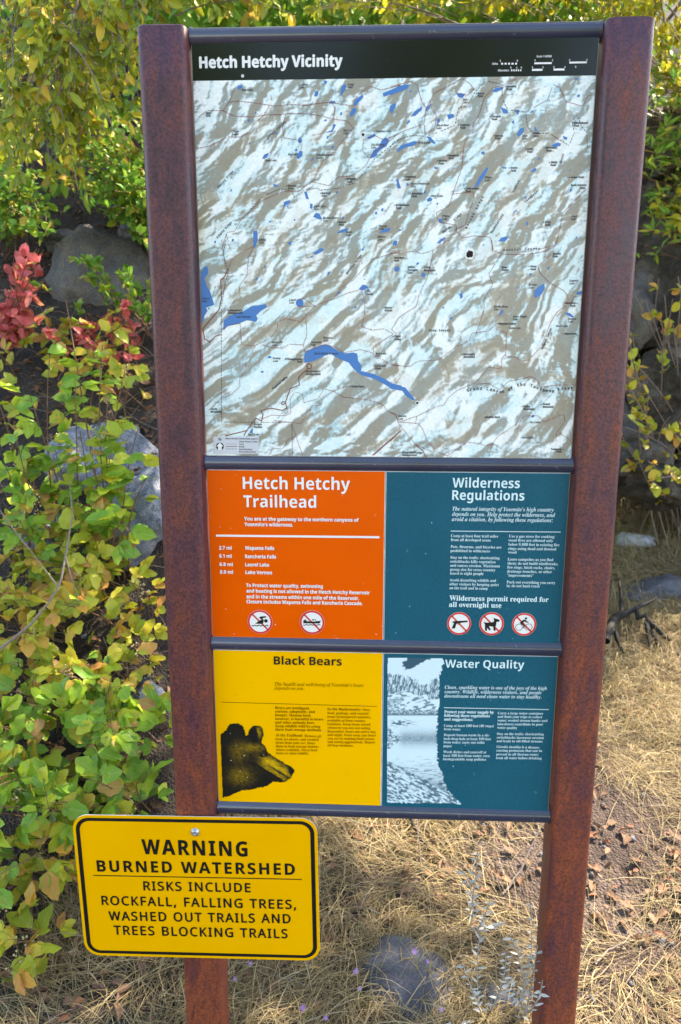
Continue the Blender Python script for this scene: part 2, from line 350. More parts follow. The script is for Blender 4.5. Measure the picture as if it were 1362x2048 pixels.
for z, r in bars:
    b = MB(); n = 24; V = []
    segs = [(-.3835, r*1.10), (-.381, r*1.12), (-.378, r), (.380, r), (.383, r*1.12), (.3855, r*1.10)]
    for x, rr in segs: V += [(x, .010+rr*math.cos(2*math.pi*k/n), z+rr*math.sin(2*math.pi*k/n)) for k in range(n)]
    b.add(V, [(i*n+j, (i+1)*n+j, (i+1)*n+(j+1) % n, i*n+(j+1) % n) for i in range(len(segs)-1) for j in range(n)]); b.build('crossbar', M['bar'], sign, True)
def panel(name, x0, x1, z0, z1, mat, th=.005):
    b = MB(); c = .0012
    V = [(x0, 0, z0), (x1, 0, z0), (x1, 0, z1), (x0, 0, z1), (x0-c, c, z0-c), (x1+c, c, z0-c), (x1+c, c, z1+c), (x0-c, c, z1+c), (x0-c, th, z0-c), (x1+c, th, z0-c), (x1+c, th, z1+c), (x0-c, th, z1+c)]
    b.add(V, [(0, 1, 2, 3)], 0); b.add([V[i] for i in range(12)], [(4, 5, 1, 0), (5, 6, 2, 1), (6, 7, 3, 2), (7, 4, 0, 3), (8, 9, 5, 4), (9, 10, 6, 5), (10, 11, 7, 6), (11, 8, 4, 7), (11, 10, 9, 8)], 1)
    return b.build(name, [mat, M['edge']], sign)
HB = H0-.0530                                   # lower edge of the black title strip
p_map = panel('map_panel', -.380, .380, H0-.7745, H0+.0115, M['black'])  # black face raised to the top crossbar, standing in for the shade beneath it
p_or = panel('trailhead_panel', -.380, -.0035, H0-1.180, H0-.8055, M['orange'])
p_wr = panel('regulations_panel', .0000, .380, H0-1.181, H0-.806, M['teal'])
p_bb = panel('bear_panel', -.380, -.0035, H0-1.588, H0-1.2125, M['yellow'])
p_wq = panel('water_panel', .0000, .380, H0-1.590, H0-1.2125, M['teal'])

# text -------------------------------------------------------------
FD = bpy.utils.system_resource('DATAFILES')
def font(fn):
    try: return bpy.data.fonts.load(os.path.join(FD, 'fonts', fn))
    except Exception: return None
F_MATH, F_INTER = font('NotoSansMath-Regular.woff2'), font('Inter.woff2')
STY = {'serifb': (0x1D400, 0x1D7CE), 'it': (0x1D434, None), 'itb': (0x1D468, 0x1D7CE), 'sansb': (0x1D5D4, 0x1D7EC), 'sans': (0x1D5A0, 0x1D7E2), 'signb': (0x1D5D4, 0x1D7EC)}
def styled(s, st):
    if F_MATH is None or st not in STY: return s
    U, D = STY[st]; o = ''
    for ch in s:
        if 'A' <= ch <= 'Z': o += chr(U+ord(ch)-65)
        elif 'a' <= ch <= 'z': o += chr(U+26+ord(ch)-97) if not (st == 'it' and ch == 'h') else '\u210e'
        elif ch.isdigit() and D: o += chr(D+int(ch))
        else: o += ch
    return o
TXT = []
def text(par, mat, st, s, a, b, cap, Y=-.0012, bold=0.0, up=None):
    """line s from point a to point b (plane coordinates), capital height cap"""
    TXT.append((par, mat, st, s, a, b, cap, Y, bold))
def tz(par, mat, st, n, s, x0, x1, yb, capz, yb2=None, Y=-.0012, bold=0.0):
    a = on_plane(*Z(n, x0, yb)); b = on_plane(*Z(n, x1, yb if yb2 is None else yb2)); c = on_plane(*Z(n, x0, yb-capz))
    if yb2 is None: zz = (a[1]+b[1])/2 if abs(a[1]-b[1]) > .004 else a[1]; b = (b[0], a[1])
    text(par, mat, st, s, a, b, abs(c[1]-a[1]), Y, bold)
def flush_text():
    objs = []; caps = {}
    def mk(s, st):
        c = bpy.data.curves.new('t', 'FONT'); c.resolution_u = 3
        f = F_MATH if st in STY else (F_INTER if st == 'inter' else None)
        if f: c.font = f
        c.body = styled(s, st); c.size = 1.0
        if st in ('sans', 'signb'): c.space_character = 1.14; c.space_word = 1.15
        o = bpy.data.objects.new('t', c); COL.objects.link(o); return o
    for st in sorted({t[2] for t in TXT}): caps[st] = mk('H', st)
    for t in TXT: objs.append(mk(t[3], t[2]))
    dg = bpy.context.evaluated_depsgraph_get(); dg.update()
    def data(o):
        ev = o.evaluated_get(dg); me = ev.to_mesh(); n = len(me.vertices)
        co = np.empty(n*3, np.float32); me.vertices.foreach_get('co', co); me.calc_loop_triangles()
        tr = np.empty(len(me.loop_triangles)*3, np.int32); me.loop_triangles.foreach_get('vertices', tr)
        ev.to_mesh_clear(); return co.reshape(-1, 3)[:, :2].copy(), tr.reshape(-1, 3).copy()
    ch = {st: (lambda v: v[0][:, 1].max()-v[0][:, 1].min())(data(o)) for st, o in caps.items()}
    bags = {}
    for t, o in zip(TXT, objs):
        par, mat, st, s, a, b, cap, Y, bold = t; v, f = data(o)
        if not len(v): continue
        a = np.array(a); b = np.array(b); d = b-a; L = np.linalg.norm(d); d = d/L; nrm = np.array([-d[1], d[0]])
        x0 = v[:, 0].min(); sx = L/(v[:, 0].max()-x0); sy = cap/ch[st]
        offs = [(0, 0)] if not bold else [(-bold, 0), (bold, 0), (0, bold), (0, -bold), (0, 0)]
        kk = None
        for k, (ox, oy) in enumerate(offs):
            q = a+((v[:, :1]-x0)*sx+ox)*d+(v[:, 1:]*sy+oy)*nrm
            P3 = np.stack([q[:, 0], np.full(len(q), Y-.00002*k), q[:, 1]], -1)
            # make every face look at the viewer
            A = P3[f]; cr = (A[:, 1, 0]-A[:, 0, 0])*(A[:, 2, 2]-A[:, 0, 2])-(A[:, 2, 0]-A[:, 0, 0])*(A[:, 1, 2]-A[:, 0, 2])
            ff = f.copy(); ff[cr < 0] = ff[cr < 0][:, ::-1]
            bags.setdefault((par.name, mat, 'map' if (par == p_map and cap < .0075) else len(bags) if k == 0 else kk), Bag()).add(P3, ff); kk = list(bags)[-1][2]
    for o in list(caps.values())+objs:
        c = o.data; bpy.data.objects.remove(o); bpy.data.curves.remove(c)
    for (pn, mat, kd), bg in bags.items():
        nm = 'map_names' if kd == 'map' else 'text_line'; o = link(nm, bg.mesh(nm, [M[mat]], False), bpy.data.objects[pn])
        if kd == 'map': o['kind'] = 'stuff'
    TXT.clear()
def poly_to(b, pts, Y, m=0):
    v = [Vector((p[0], p[1], 0)) for p in pts]; tr = tessellate_polygon([v]); V = [(p[0], Y, p[1]) for p in pts]; Fq = []
    for t in tr:
        A, B, C = (pts[i] for i in t); cr = (B[0]-A[0])*(C[1]-A[1])-(C[0]-A[0])*(B[1]-A[1])
        Fq.append(tuple(t) if cr > 0 else tuple(t[::-1]))
    b.add(V, Fq, m)
def pz(n, pts): return [on_plane(*Z(n, *p)) for p in pts]
def strip(b, pts, w, Y, m=0):
    for p, q in zip(pts[:-1], pts[1:]):
        d = np.array(q)-np.array(p); L = np.linalg.norm(d)
        if L < 1e-6: continue
        d /= L; nn = np.array([-d[1], d[0]])*w/2; p_ = np.array(p)-d*w*.25; q_ = np.array(q)+d*w*.25
        poly_to(b, [tuple(p_-nn), tuple(q_-nn), tuple(q_+nn), tuple(p_+nn)], Y, m)
def dots(b, pts, w, step, L, Y, m=0):
    pts = [np.array(p) for p in pts]; carry = 0
    for p, q in zip(pts[:-1], pts[1:]):
        d = q-p; D = np.linalg.norm(d)
        if D < 1e-6: continue
        d /= D; t = carry
        if max(p[1], q[1]) > HB-.001: continue
        while t < D:
            e = min(t+L, D); c0 = p+d*t; c1 = p+d*e; nn = np.array([-d[1], d[0]])*w/2
            if e-t > 1e-5: poly_to(b, [tuple(c0-nn), tuple(c1-nn), tuple(c1+nn), tuple(c0+nn)], Y, m)
            t += step
        carry = t-D
def circ(c, r, n=32, a0=0): return [(c[0]+r*math.cos(a0+2*math.pi*k/n), c[1]+r*math.sin(a0+2*math.pi*k/n)) for k in range(n)]

# trailhead panel
for s, x0, x1, yb, cp in (('Hetch Hetchy', 300, 1048, 166, 84), ('Trailhead', 305, 812, 293, 82)): tz(p_or, 'white', 'sansb', 5, s, x0, x1, yb, cp)
for s, x0, x1, yb in (('You are at the gateway to the northern canyons of', 310, 1108, 386), ("Yosemite's wilderness.", 312, 650, 425), ('2.7 mi', 134, 221, 589), ('Wapama Falls', 316, 519, 590),
    ('6.1 mi', 136, 221, 646), ('Rancheria Falls', 316, 532, 649), ('6.8 mi', 138, 229, 704), ('Laurel Lake', 317, 484, 706), ('8.0 mi', 141, 231, 757), ('Lake Vernon', 319, 503, 760),
    ('To Protect water quality, swimming', 323, 858, 850), ('and boating is not allowed in the Hetch Hetchy Reservoir', 325, 1185, 889), ('and in the streams within one mile of the Reservoir.', 325, 1111, 929),
    ('Closure includes Wapama Falls and Rancheria Cascade.', 326, 1135, 964)): tz(p_or, 'white', 'sansb', 5, s, x0, x1, yb, 24, bold=.0002)
b = MB(); poly_to(b, pz(5, [(112, 485), (1253, 496), (1253, 511), (112, 499)]), -.0012); b.build('rule_line', M['white'], p_or)
def icon(par, n, c, r, black, slash=((-.62, -.70), (.62, .70)), small=False):
    """prohibition sign: white disc, red ring and slash, black figure; figure in crop coordinates"""
    cc = on_plane(*Z(n, *c)); rr = on_plane(*Z(n, c[0]+r, c[1]))[0]-cc[0]; b = MB()
    poly_to(b, circ(cc, rr), -.0009, 0)
    o, i = circ(cc, rr*.985, 40), circ(cc, rr*.83, 40)
    for k in range(40): k2 = (k+1) % 40; poly_to(b, [o[k], o[k2], i[k2], i[k]], -.0012, 1)
    strip(b, [(cc[0]-rr*.60, cc[1]+rr*.62), (cc[0]+rr*.60, cc[1]-rr*.62)], rr*.13, -.0012, 1)
    for item in black:
        if item[0] == 'p': poly_to(b, pz(n, item[1]), -.0015, 2)
        elif item[0] == 'c': q = on_plane(*Z(n, *item[1])); poly_to(b, circ(q, item[2]*.000312*(3.49/3.49), 16), -.0015, 2)
        elif item[0] == 'l': strip(b, pz(n, item[1]), item[2]*.000312, -.0015, 2)
        elif item[0] == 'o':
            q = on_plane(*Z(n, *item[1])); o1, i1 = circ(q, item[2]*.000312, 24), circ(q, (item[2]-item[3])*.000312, 24)
            for k in range(24): k2 = (k+1) % 24; poly_to(b, [o1[k], o1[k2], i1[k2], i1[k]], -.0015, 2)
    return b.build('prohibition_symbol', [M['white'], M['red'], M['ink']], par)
wave = lambda x0, x1, y: [(x0+(x1-x0)*k/16, y+3.5*math.sin(k*1.6)) for k in range(17)]
icon(p_or, 5, (420, 1095), 88, [('c', (461, 1087), 13), ('p', [(385, 1107), (415, 1085), (432, 1078), (412, 1066), (425, 1056), (462, 1054), (463, 1063), (437, 1068), (447, 1085), (440, 1108)]), ('l', wave(363, 477, 1120), 6)])
icon(p_or, 5, (783, 1098), 88, [('p', [(722, 1088), (800, 1092), (845, 1086), (835, 1105), (722, 1104)]), ('p', [(726, 1080), (743, 1079), (743, 1088), (724, 1088)]), ('c', (790, 1080), 6), ('l', [(800, 1075), (814, 1090)], 4), ('l', wave(722, 840, 1115), 5)])
# regulations panel
for s, x0, x1, yb in (('Wilderness', 470, 940, 156), ('Regulations', 468, 972, 242)): tz(p_wr, 'pale', 'sansb', 6, s, x0, x1, yb, 67)
for s, x0, x1, yb in (("The natural integrity of Yosemite's high country", 470, 1177, 317), ('depends on you. Help protect the wilderness, and', 468, 1187, 354), ('avoid a citation, by following these regulations:', 466, 1170, 390)): tz(p_wr, 'pale', 'itb', 6, s, x0, x1, yb, 27)
b = MB(); poly_to(b, pz(6, [(459, 458), (1226, 465), (1226, 470), (459, 463)]), -.0012); b.build('rule_line', M['pale'], p_wr)
for s, x0, x1, yb in (('Camp at least four trail miles', 460, 789, 502), ('from all developed areas', 460, 738, 530), ('Pets, firearms, and bicycles are', 458, 813, 578), ('prohibited in wilderness', 457, 733, 606),
    ('Stay on the trails; shortcutting', 456, 800, 653), ('switchbacks kills vegetation', 455, 772, 681), ('and causes erosion. Maximum', 455, 802, 709), ('group size for cross-country', 454, 770, 737), ('travel is eight people', 454, 688, 764),
    ('Avoid disturbing wildlife and', 451, 775, 811), ('other visitors by keeping quiet', 450, 794, 839), ('on the trail and in camp', 450, 716, 866),
    ('Use a gas stove for cooking;', 864, 1185, 505), ('wood fires are allowed only', 861, 1173, 533), ('below 9,600 feet in existing fire', 861, 1217, 562), ('rings using dead and downed', 859, 1195, 591), ('wood', 859, 918, 617),
    ('Leave campsites as you find', 856, 1174, 666), ('them; do not build windbreaks,', 855, 1209, 694), ('fire rings, hitch racks, chairs,', 853, 1187, 722), ('drainage trenches, or other', 852, 1165, 750), ('"improvements"', 852, 1036, 778),
    ('Pack out everything you carry', 849, 1189, 825), ('in; do not burn trash', 848, 1079, 851)): tz(p_wr, 'pale', 'serifb', 6, s, x0, x1, yb, 19)
for s, x0, x1, yb in (('Wilderness permit required for', 449, 1141, 944), ('all overnight use', 447, 812, 989)): tz(p_wr, 'pale', 'serifb', 6, s, x0, x1, yb, 34, bold=.0002)
icon(p_wr, 6, (517, 1106), 85, [('p', [(478, 1089), (500, 1088), (575, 1085), (577, 1095), (512, 1103), (498, 1108), (488, 1140), (465, 1140), (482, 1102), (468, 1098)]), ('l', [(500, 1105), (512, 1112), (522, 1102)], 3)])
icon(p_wr, 6, (744, 1108), 87, [('p', [(692, 1094), (706, 1100), (755, 1096), (762, 1085), (757, 1066), (800, 1080), (797, 1092), (777, 1095), (775, 1120), (770, 1125), (772, 1155), (758, 1156), (755, 1127), (725, 1124), (738, 1150), (730, 1154), (712, 1135), (712, 1155), (698, 1156), (698, 1110), (690, 1100)])])
icon(p_wr, 6, (971, 1112), 86, [('o', (935, 1131), 25, 3), ('o', (1003, 1130), 25, 3), ('c', (984, 1070), 8), ('p', [(940, 1100), (965, 1080), (978, 1078), (990, 1090), (1002, 1094), (1000, 1100), (984, 1097), (974, 1090), (962, 1103), (974, 1115), (972, 1138), (965, 1138), (966, 1120), (948, 1108)])])
# bear panel
tz(p_bb, 'ink', 'sansb', 7, 'Black Bears', 508, 1006, 179, 60, 187)
tz(p_bb, 'darkbrown_ink', 'it', 7, "The health and well-being of Yosemite's bears", 512, 1166, 334, 25, 345); tz(p_bb, 'darkbrown_ink', 'it', 7, 'depends on you.', 512, 733, 364, 25, 367)
b = MB(); poly_to(b, pz(7, [(118, 454), (1267, 486), (1267, 489.5), (118, 457.5)]), -.0012); b.build('rule_line', M['darkbrown_ink'], p_bb)
for s, x0, x1, yb in (('Bears are intelligent,', 517, 773, 507), ('curious, adaptable, and', 517, 810, 533), ('hungry. Human food,', 517, 782, 560), ('however, is harmful to bears', 518, 872, 588), ('and other animals here.', 518, 810, 614),
    ('Keep wildlife wild by using', 519, 850, 641), ('these food storage methods.', 519, 862, 667), ('At the Trailhead:', 520, 722, 708), ('In the Backcountry:', 901, 1152, 516)): tz(p_bb, 'darkbrown_ink', 'serifb', 7, s, x0, x1, yb-1, 19, yb+3)
for s, x0, x1, yb in (('Remove all', 733, 856, 713), ('food, ice chests, and scented', 520, 837, 737), ('items from your car. Store', 521, 810, 763), ('them in food storage lockers', 521, 837, 789), ('where available. Never feed', 523, 826, 815), ('bears or other wildlife.', 524, 765, 840),
    ('Store', 1162, 1216, 519), ('food, garbage, and scented', 902, 1204, 545), ('items in bearproof canisters,', 901, 1221, 572), ('available at front country', 901, 1180, 599), ('locations. Keep items stored', 901, 1218, 626), ('whenever you are not eating.', 901, 1222, 653),
    ('Remember, bears are active day', 902, 1258, 680), ('and night. Scare away any bears', 902, 1260, 706), ('you see by making loud noises', 902, 1246, 732), ('and acting aggressively. Report', 902, 1252, 757), ('all bear incidents.', 902, 1094, 782)): tz(p_bb, 'brown_ink', 'serifb', 7, s, x0, x1, yb-1, 18, yb+3)
# water panel
tz(p_wq, 'pale', 'sansb', 8, 'Water Quality', 515, 1097, 201, 58, 209)
for s, x0, x1, yb in (('Clean, sparkling water is one of the joys of the high', 513, 1264, 358), ('country. Wildlife, wilderness visitors, and people', 511, 1225, 390), ('downstream all need clean water to stay healthy.', 510, 1226, 422)): tz(p_wq, 'pale', 'itb', 8, s, x0, x1, yb, 25, yb+8)
b = MB(); poly_to(b, pz(8, [(508, 494), (1279, 508), (1279, 513), (508, 499)]), -.0012); b.build('rule_line', M['pale'], p_wq)
for s, x0, x1, yb in (('Protect your water supply by', 510, 874, 536), ('following these regulations', 509, 845, 563), ('and suggestions:', 508, 720, 590)): tz(p_wq, 'pale', 'serifb', 8, s, x0, x1, yb, 20, yb+4, bold=.00018)
for s, x0, x1, yb in (('Camp at least 100 feet (40 steps)', 507, 874, 637), ('from water', 507, 630, 662), ('Deposit human waste in a six-', 506, 844, 705), ('inch-deep hole at least 100 feet', 505, 852, 733), ('from water; carry out toilet', 505, 806, 759), ('paper', 503, 566, 785),
    ('Wash dishes and yourself at', 503, 819, 830), ('least 100 feet from water; even', 502, 844, 857), ('biodegradable soap pollutes', 501, 817, 883),
    ('Carry a large water container', 903, 1238, 545), ('and limit your trips to collect', 902, 1230, 571), ('water; eroded stream banks and', 901, 1268, 598), ('lakeshores contribute to poor', 900, 1236, 625), ('water quality', 899, 1045, 651),
    ('Stay on the trails; shortcutting', 897, 1241, 697), ('switchbacks increases erosion', 896, 1242, 724), ('and leads to silt-filled streams', 895, 1232, 750), ('is a disease-', 1080, 1214, 795), ('causing protozoan that can be', 892, 1230, 819), ('present in all Sierran water;', 891, 1204, 847), ('treat all water before drinking', 890, 1226, 874)):
    tz(p_wq, 'pale', 'serifb', 8, s, x0, x1, yb, 18, yb+3)
tz(p_wq, 'pale', 'itb', 8, 'Giardia lamblia', 893, 1072, 792, 18, 795)

# printed pictures: fine grids carrying the printed colours
def inside(px, py, poly):
    c = np.zeros(px.shape, bool); n = len(poly)
    for i in range(n):
        x1, y1 = poly[i]; x2, y2 = poly[(i+1) % n]
        if y1 == y2: continue
        k = ((y1 > py) != (y2 > py)) & (px < (x2-x1)*(py-y1)/(y2-y1)+x1); c ^= k
    return c
def picture(name, par, n, x0, x1, y0, y1, nx, ny, paint, Y=-.0007, mat='pict'):
    X, Yy = np.meshgrid(np.linspace(x0, x1, nx), np.linspace(y0, y1, ny))
    col, mask = paint(X, Yy)
    a, bb, c_, d = (np.array(on_plane(*Z(n, *p))) for p in ((x0, y0), (x1, y0), (x0, y1), (x1, y1)))
    # positions by ray for every grid point keeps the print undistorted on the board
    s, ox, oy = Z(n, 1, 0)[0]-Z(n, 0, 0)[0], *Z(n, 0, 0)
    px = X*s+ox; py = Yy*s+oy
    D = FW[None, None]*FPX+RT[None, None]*(px-681)[..., None]-UP[None, None]*(py-1024)[..., None]
    t = (0-CAM[1])/D[..., 1]; P3 = CAM+D*t[..., None]; P3[..., 1] = Y
    i = (np.arange(ny-1)[:, None]*nx+np.arange(nx-1)[None, :])
    ok = mask[:-1, :-1]; i = i[ok]
    F = np.stack([i, i+nx, i+nx+1, i+1], -1)
    me = mesh_np(name, P3.reshape(-1, 3), F, [M[mat]])
    at = me.color_attributes.new('ink', 'FLOAT_COLOR', 'POINT'); cc = np.ones((nx*ny, 4), np.float32); cc[:, :3] = col.reshape(-1, 3); at.data.foreach_set('color', cc.ravel())
    return link(name, me, par)
def lerp(a, b, t): return np.array(a)*(1-t[..., None])+np.array(b)*t[..., None]
BEAR = [(112, 690), (130, 680), (155, 665), (165, 640), (188, 616), (235, 610), (274, 628), (292, 668), (300, 704), (318, 690), (328, 652), (352, 632), (390, 626), (420, 646), (430, 690), (414, 752), (440, 780), (465, 830), (520, 865), (600, 915), (650, 942), (659, 965), (645, 985), (635, 1010), (600, 1035), (570, 1047), (500, 1040), (450, 1075), (400, 1085), (340, 1100), (270, 1105), (220, 1125), (170, 1150), (130, 1155), (120, 900)]
def paint_bear(X, Y):
    wx = X+8*(vnoise(X/7, Y/7, 50)-.5); wy = Y+9*(vnoise(X/7, Y/7, 51)-.5)
    m = inside(np.where(X > 140, wx, X), wy, BEAR)
    ax = ((X-540)*.85+(Y-945)*.53); ay = (-(X-540)*.53+(Y-945)*.85)
    light = .95*np.exp(-(ax/120)**2-((ay+4)/30)**2)+.55*np.exp(-((ax-10)/110)**2-((ay-45)/18)**2)
    light += .55*np.exp(-((X-470)/50)**2-((Y-900)/38)**2)+.6*np.exp(-((X-395)/20)**2-((Y-680)/38)**2)+.35*np.exp(-((X-360)/70)**2-((Y-790)/28)**2)
    light += .30*np.exp(-((X-260)/80)**2-((Y-1000)/60)**2)+.22*np.exp(-((X-250)/60)**2-((Y-820)/70)**2)
    dark = 1.3*np.exp(-((X-642)/17)**2-((Y-968)/26)**2)+1.0*np.exp(-((X-428)/20)**2-((Y-850)/8)**2)+.9*np.exp(-((ax-30)/110)**2-((ay-62)/6)**2)+.7*np.exp(-((X-372)/18)**2-((Y-700)/30)**2)+.6*np.exp(-((ax-5)/90)**2-((ay-18)/8)**2)
    fur = fbm((X*.85+Y*.53)/17, (Y*.85-X*.53)/4.5, 61, 4)
    t = np.clip((light-dark)*(.45+1.1*fur)+(fur-.58)*.5*np.clip(light*2+.12, 0, 1), 0, 1)
    t = np.where((X-432)**2+(Y-846)**2 < 12, 1, t)
    return lerp((.006, .006, .005), (.62, .36, .005), t), m
picture('bear_picture', p_bb, 7, 100, 670, 605, 1165, 190, 190, paint_bear)
WPIC = [(92, 127), (495, 132), (505, 165), (492, 190), (496, 215), (480, 235), (470, 270), (474, 330), (466, 400), (470, 460), (462, 540), (458, 640), (450, 700), (455, 800), (462, 900), (478, 950), (500, 985), (498, 1030), (520, 1060), (530, 1100), (575, 1140), (600, 1170), (640, 1208), (560, 1200), (86, 1195)]
def paint_water(X, Y):
    m = inside(X+34*(fbm(X/10, Y/7, 70)-.5)*(X > 300), Y+8*(vnoise(X/9, Y/9, 71)-.5)*(Y > 1100), WPIC)
    W = lambda a, b, v: sstep(a, b, v)
    v = np.full(X.shape, .97)
    cx = 330-(Y-130)*1.3+44*(fbm(X/34, Y/30, 73, 3)-.5)*2; hole = W(14, 0, np.abs(X-cx)-(88-(Y-130)*.95))
    v = v*(1-hole*.97*W(232, 205, Y))
    top = 262+34*(fbm(X/28, X*0, 74, 3)-.5)*2+np.clip(X-200, 0, 150)*.42-np.clip(X-370, 0, 80)*.5+12*(fbm(X/6, X*0, 94, 2)-.5)
    bot = 395+60*(fbm(X/50, X*0+3, 75, 3)-.5)+W(370, 400, X)*55
    fac = .12+.75*W(.36, .68, fbm((X+Y*.25)/7, (Y-X*.2)/26, 76, 4)*(.8+.4*fbm(X/30, Y/40, 176, 2)))
    v = np.where((Y > top) & (Y < bot), fac, v)
    snow = 1-.75*W(.56, .64, fbm(X/36+Y/50, Y/17, 77, 4)); v = np.where((Y > bot) & (Y < 520), snow, v)
    sh = (X < 95+1.2*(545-Y)+40*(fbm(X/30, Y/30, 178)-.5)) & (Y > 430) & (Y < 545); v = np.where(sh, .25+.6*W(.35, .65, fbm(X/9, Y/6, 78, 4)), v)
    tr = (Y > 512+14*(fbm(X/16, X*0, 179)-.5)) & (Y < 545); v = np.where(tr, .15+.55*W(.4, .6, fbm(X/8, Y/6, 79, 3)), v)
    v = v*(1-.85*np.exp(-((Y-549)/6)**2))
    isl = W(.5, .56, fbm(X/20, Y/9, 80, 3))*np.exp(-((X-195)/75)**2*1.2-((Y-612)/22)**2*1.2)*1.8; v = np.where((Y > 560) & (Y < 660), v*(1-np.clip(isl, 0, .85)), v)
    ref = np.exp(-((Y-725)/52)**2)*W(140, 220, X); v = v*(1-ref*(.35+.5*fbm(X/10, Y/4, 81, 3)))
    lr = (X < 205-np.abs(Y-725)*1.3) & (Y > 630) & (Y < 800); v = np.where(lr, .2+.75*W(.38, .62, fbm(X/14, Y/7, 82, 4)), v)
    dk = W(850, 1080, Y); st = W(.30, .66, fbm(X/34, Y/5, 84, 3)+.25*(1-dk)); v = np.where(Y >= 850, (1-dk)*np.minimum(v, .4+.6*st)+dk*st*.75, v)
    edge = 885+np.clip((X-86), 0, 700)*.52+24*(fbm(X/24, Y/24, 85)-.5)
    rkv = .12+.85*W(.34, .64, fbm((X+Y*.8)/30, (Y-X*.5)/11, 86, 5)); v = np.where(Y > edge, rkv, v); v = v*(1-.5*np.exp(-((Y-edge-4)/6)**2)*(Y > 885))
    return lerp((.0015, .07, .12), (.64, .82, .92), np.clip(v, 0, 1)), m
picture('lake_picture', p_wq, 8, 82, 632, 120, 1212, 170, 320, paint_water)

# the map ---------------------------------------------------------
BANDS = [  # shaded slopes as centre lines with half width, in photo-scaled board units
 ([(405, 420), (430, 365), (470, 315), (520, 262), (560, 225)], 12), ([(425, 345), (448, 310), (490, 280), (548, 200)], 7), ([(440, 452), (470, 402), (520, 390), (560, 360)], 10), ([(470, 600), (500, 545), (560, 480), (610, 425)], 13),
 ([(525, 610), (585, 560), (650, 490), (690, 430)], 12), ([(395, 470), (412, 430), (430, 395)], 10), ([(600, 500), (660, 430), (710, 390), (740, 350)], 10), ([(640, 585), (700, 540), (760, 480), (800, 450)], 12),
 ([(560, 420), (600, 360), (650, 330), (690, 290)], 9), ([(585, 330), (640, 270), (690, 220)], 8), ([(720, 365), (760, 330), (790, 300), (830, 285)], 9), ([(800, 375), (850, 345), (905, 300), (925, 250), (935, 200)], 16),
 ([(930, 430), (960, 330), (975, 290), (1000, 260), (1040, 200), (1075, 170)], 10), ([(905, 480), (950, 430), (985, 350), (1030, 290), (1060, 250)], 13), ([(985, 300), (1010, 270)], 8), ([(940, 520), (985, 470), (1005, 400), (1040, 330), (1075, 285), (1090, 230)], 16),
 ([(1010, 440), (1060, 400), (1085, 340), (1110, 270), (1130, 240)], 14), ([(1055, 450), (1100, 420), (1130, 380), (1165, 330)], 10), ([(830, 560), (870, 520), (905, 480), (925, 440)], 12), ([(860, 650), (890, 590), (930, 540), (970, 510), (1010, 490)], 11),
 ([(720, 640), (770, 580), (800, 520), (840, 470), (880, 440)], 12), ([(990, 600), (1020, 560), (1060, 550), (1100, 540)], 18), ([(1060, 600), (1110, 570), (1150, 540)], 9), ([(860, 620), (900, 585), (940, 560)], 9),
 ([(545, 790), (580, 760), (640, 735)], 20), ([(430, 870), (480, 835), (520, 810), (560, 780)], 22), ([(480, 700), (520, 670), (580, 650), (640, 640)], 13), ([(650, 680), (690, 650), (720, 660), (760, 680)], 14),
 ([(800, 745), (850, 770), (900, 740), (960, 700), (1000, 690)], 20), ([(850, 785), (900, 760), (970, 740)], 18), ([(950, 640), (990, 620), (1020, 660), (1060, 650)], 14), ([(985, 740), (1030, 745), (1080, 700), (1110, 680)], 14),
 ([(895, 850), (930, 845), (970, 840)], 9), ([(1010, 880), (1060, 860), (1110, 840), (1135, 815)], 12), ([(870, 890), (930, 870), (980, 860)], 12), ([(690, 840), (730, 830), (770, 815)], 7), ([(600, 860), (650, 830), (720, 770)], 8),
 ([(730, 900), (770, 880), (800, 860)], 8), ([(1080, 760), (1130, 745), (1145, 760)], 9), ([(770, 630), (810, 600), (830, 560)], 9), ([(1090, 660), (1120, 620), (1140, 590)], 6), ([(700, 220), (750, 190), (800, 175)], 6), ([(880, 240), (910, 200), (950, 175)], 8),
 ([(460, 540), (490, 500), (530, 450), (560, 430)], 9), ([(620, 620), (655, 580), (690, 545)], 9), ([(1120, 480), (1150, 440), (1160, 400)], 9)]
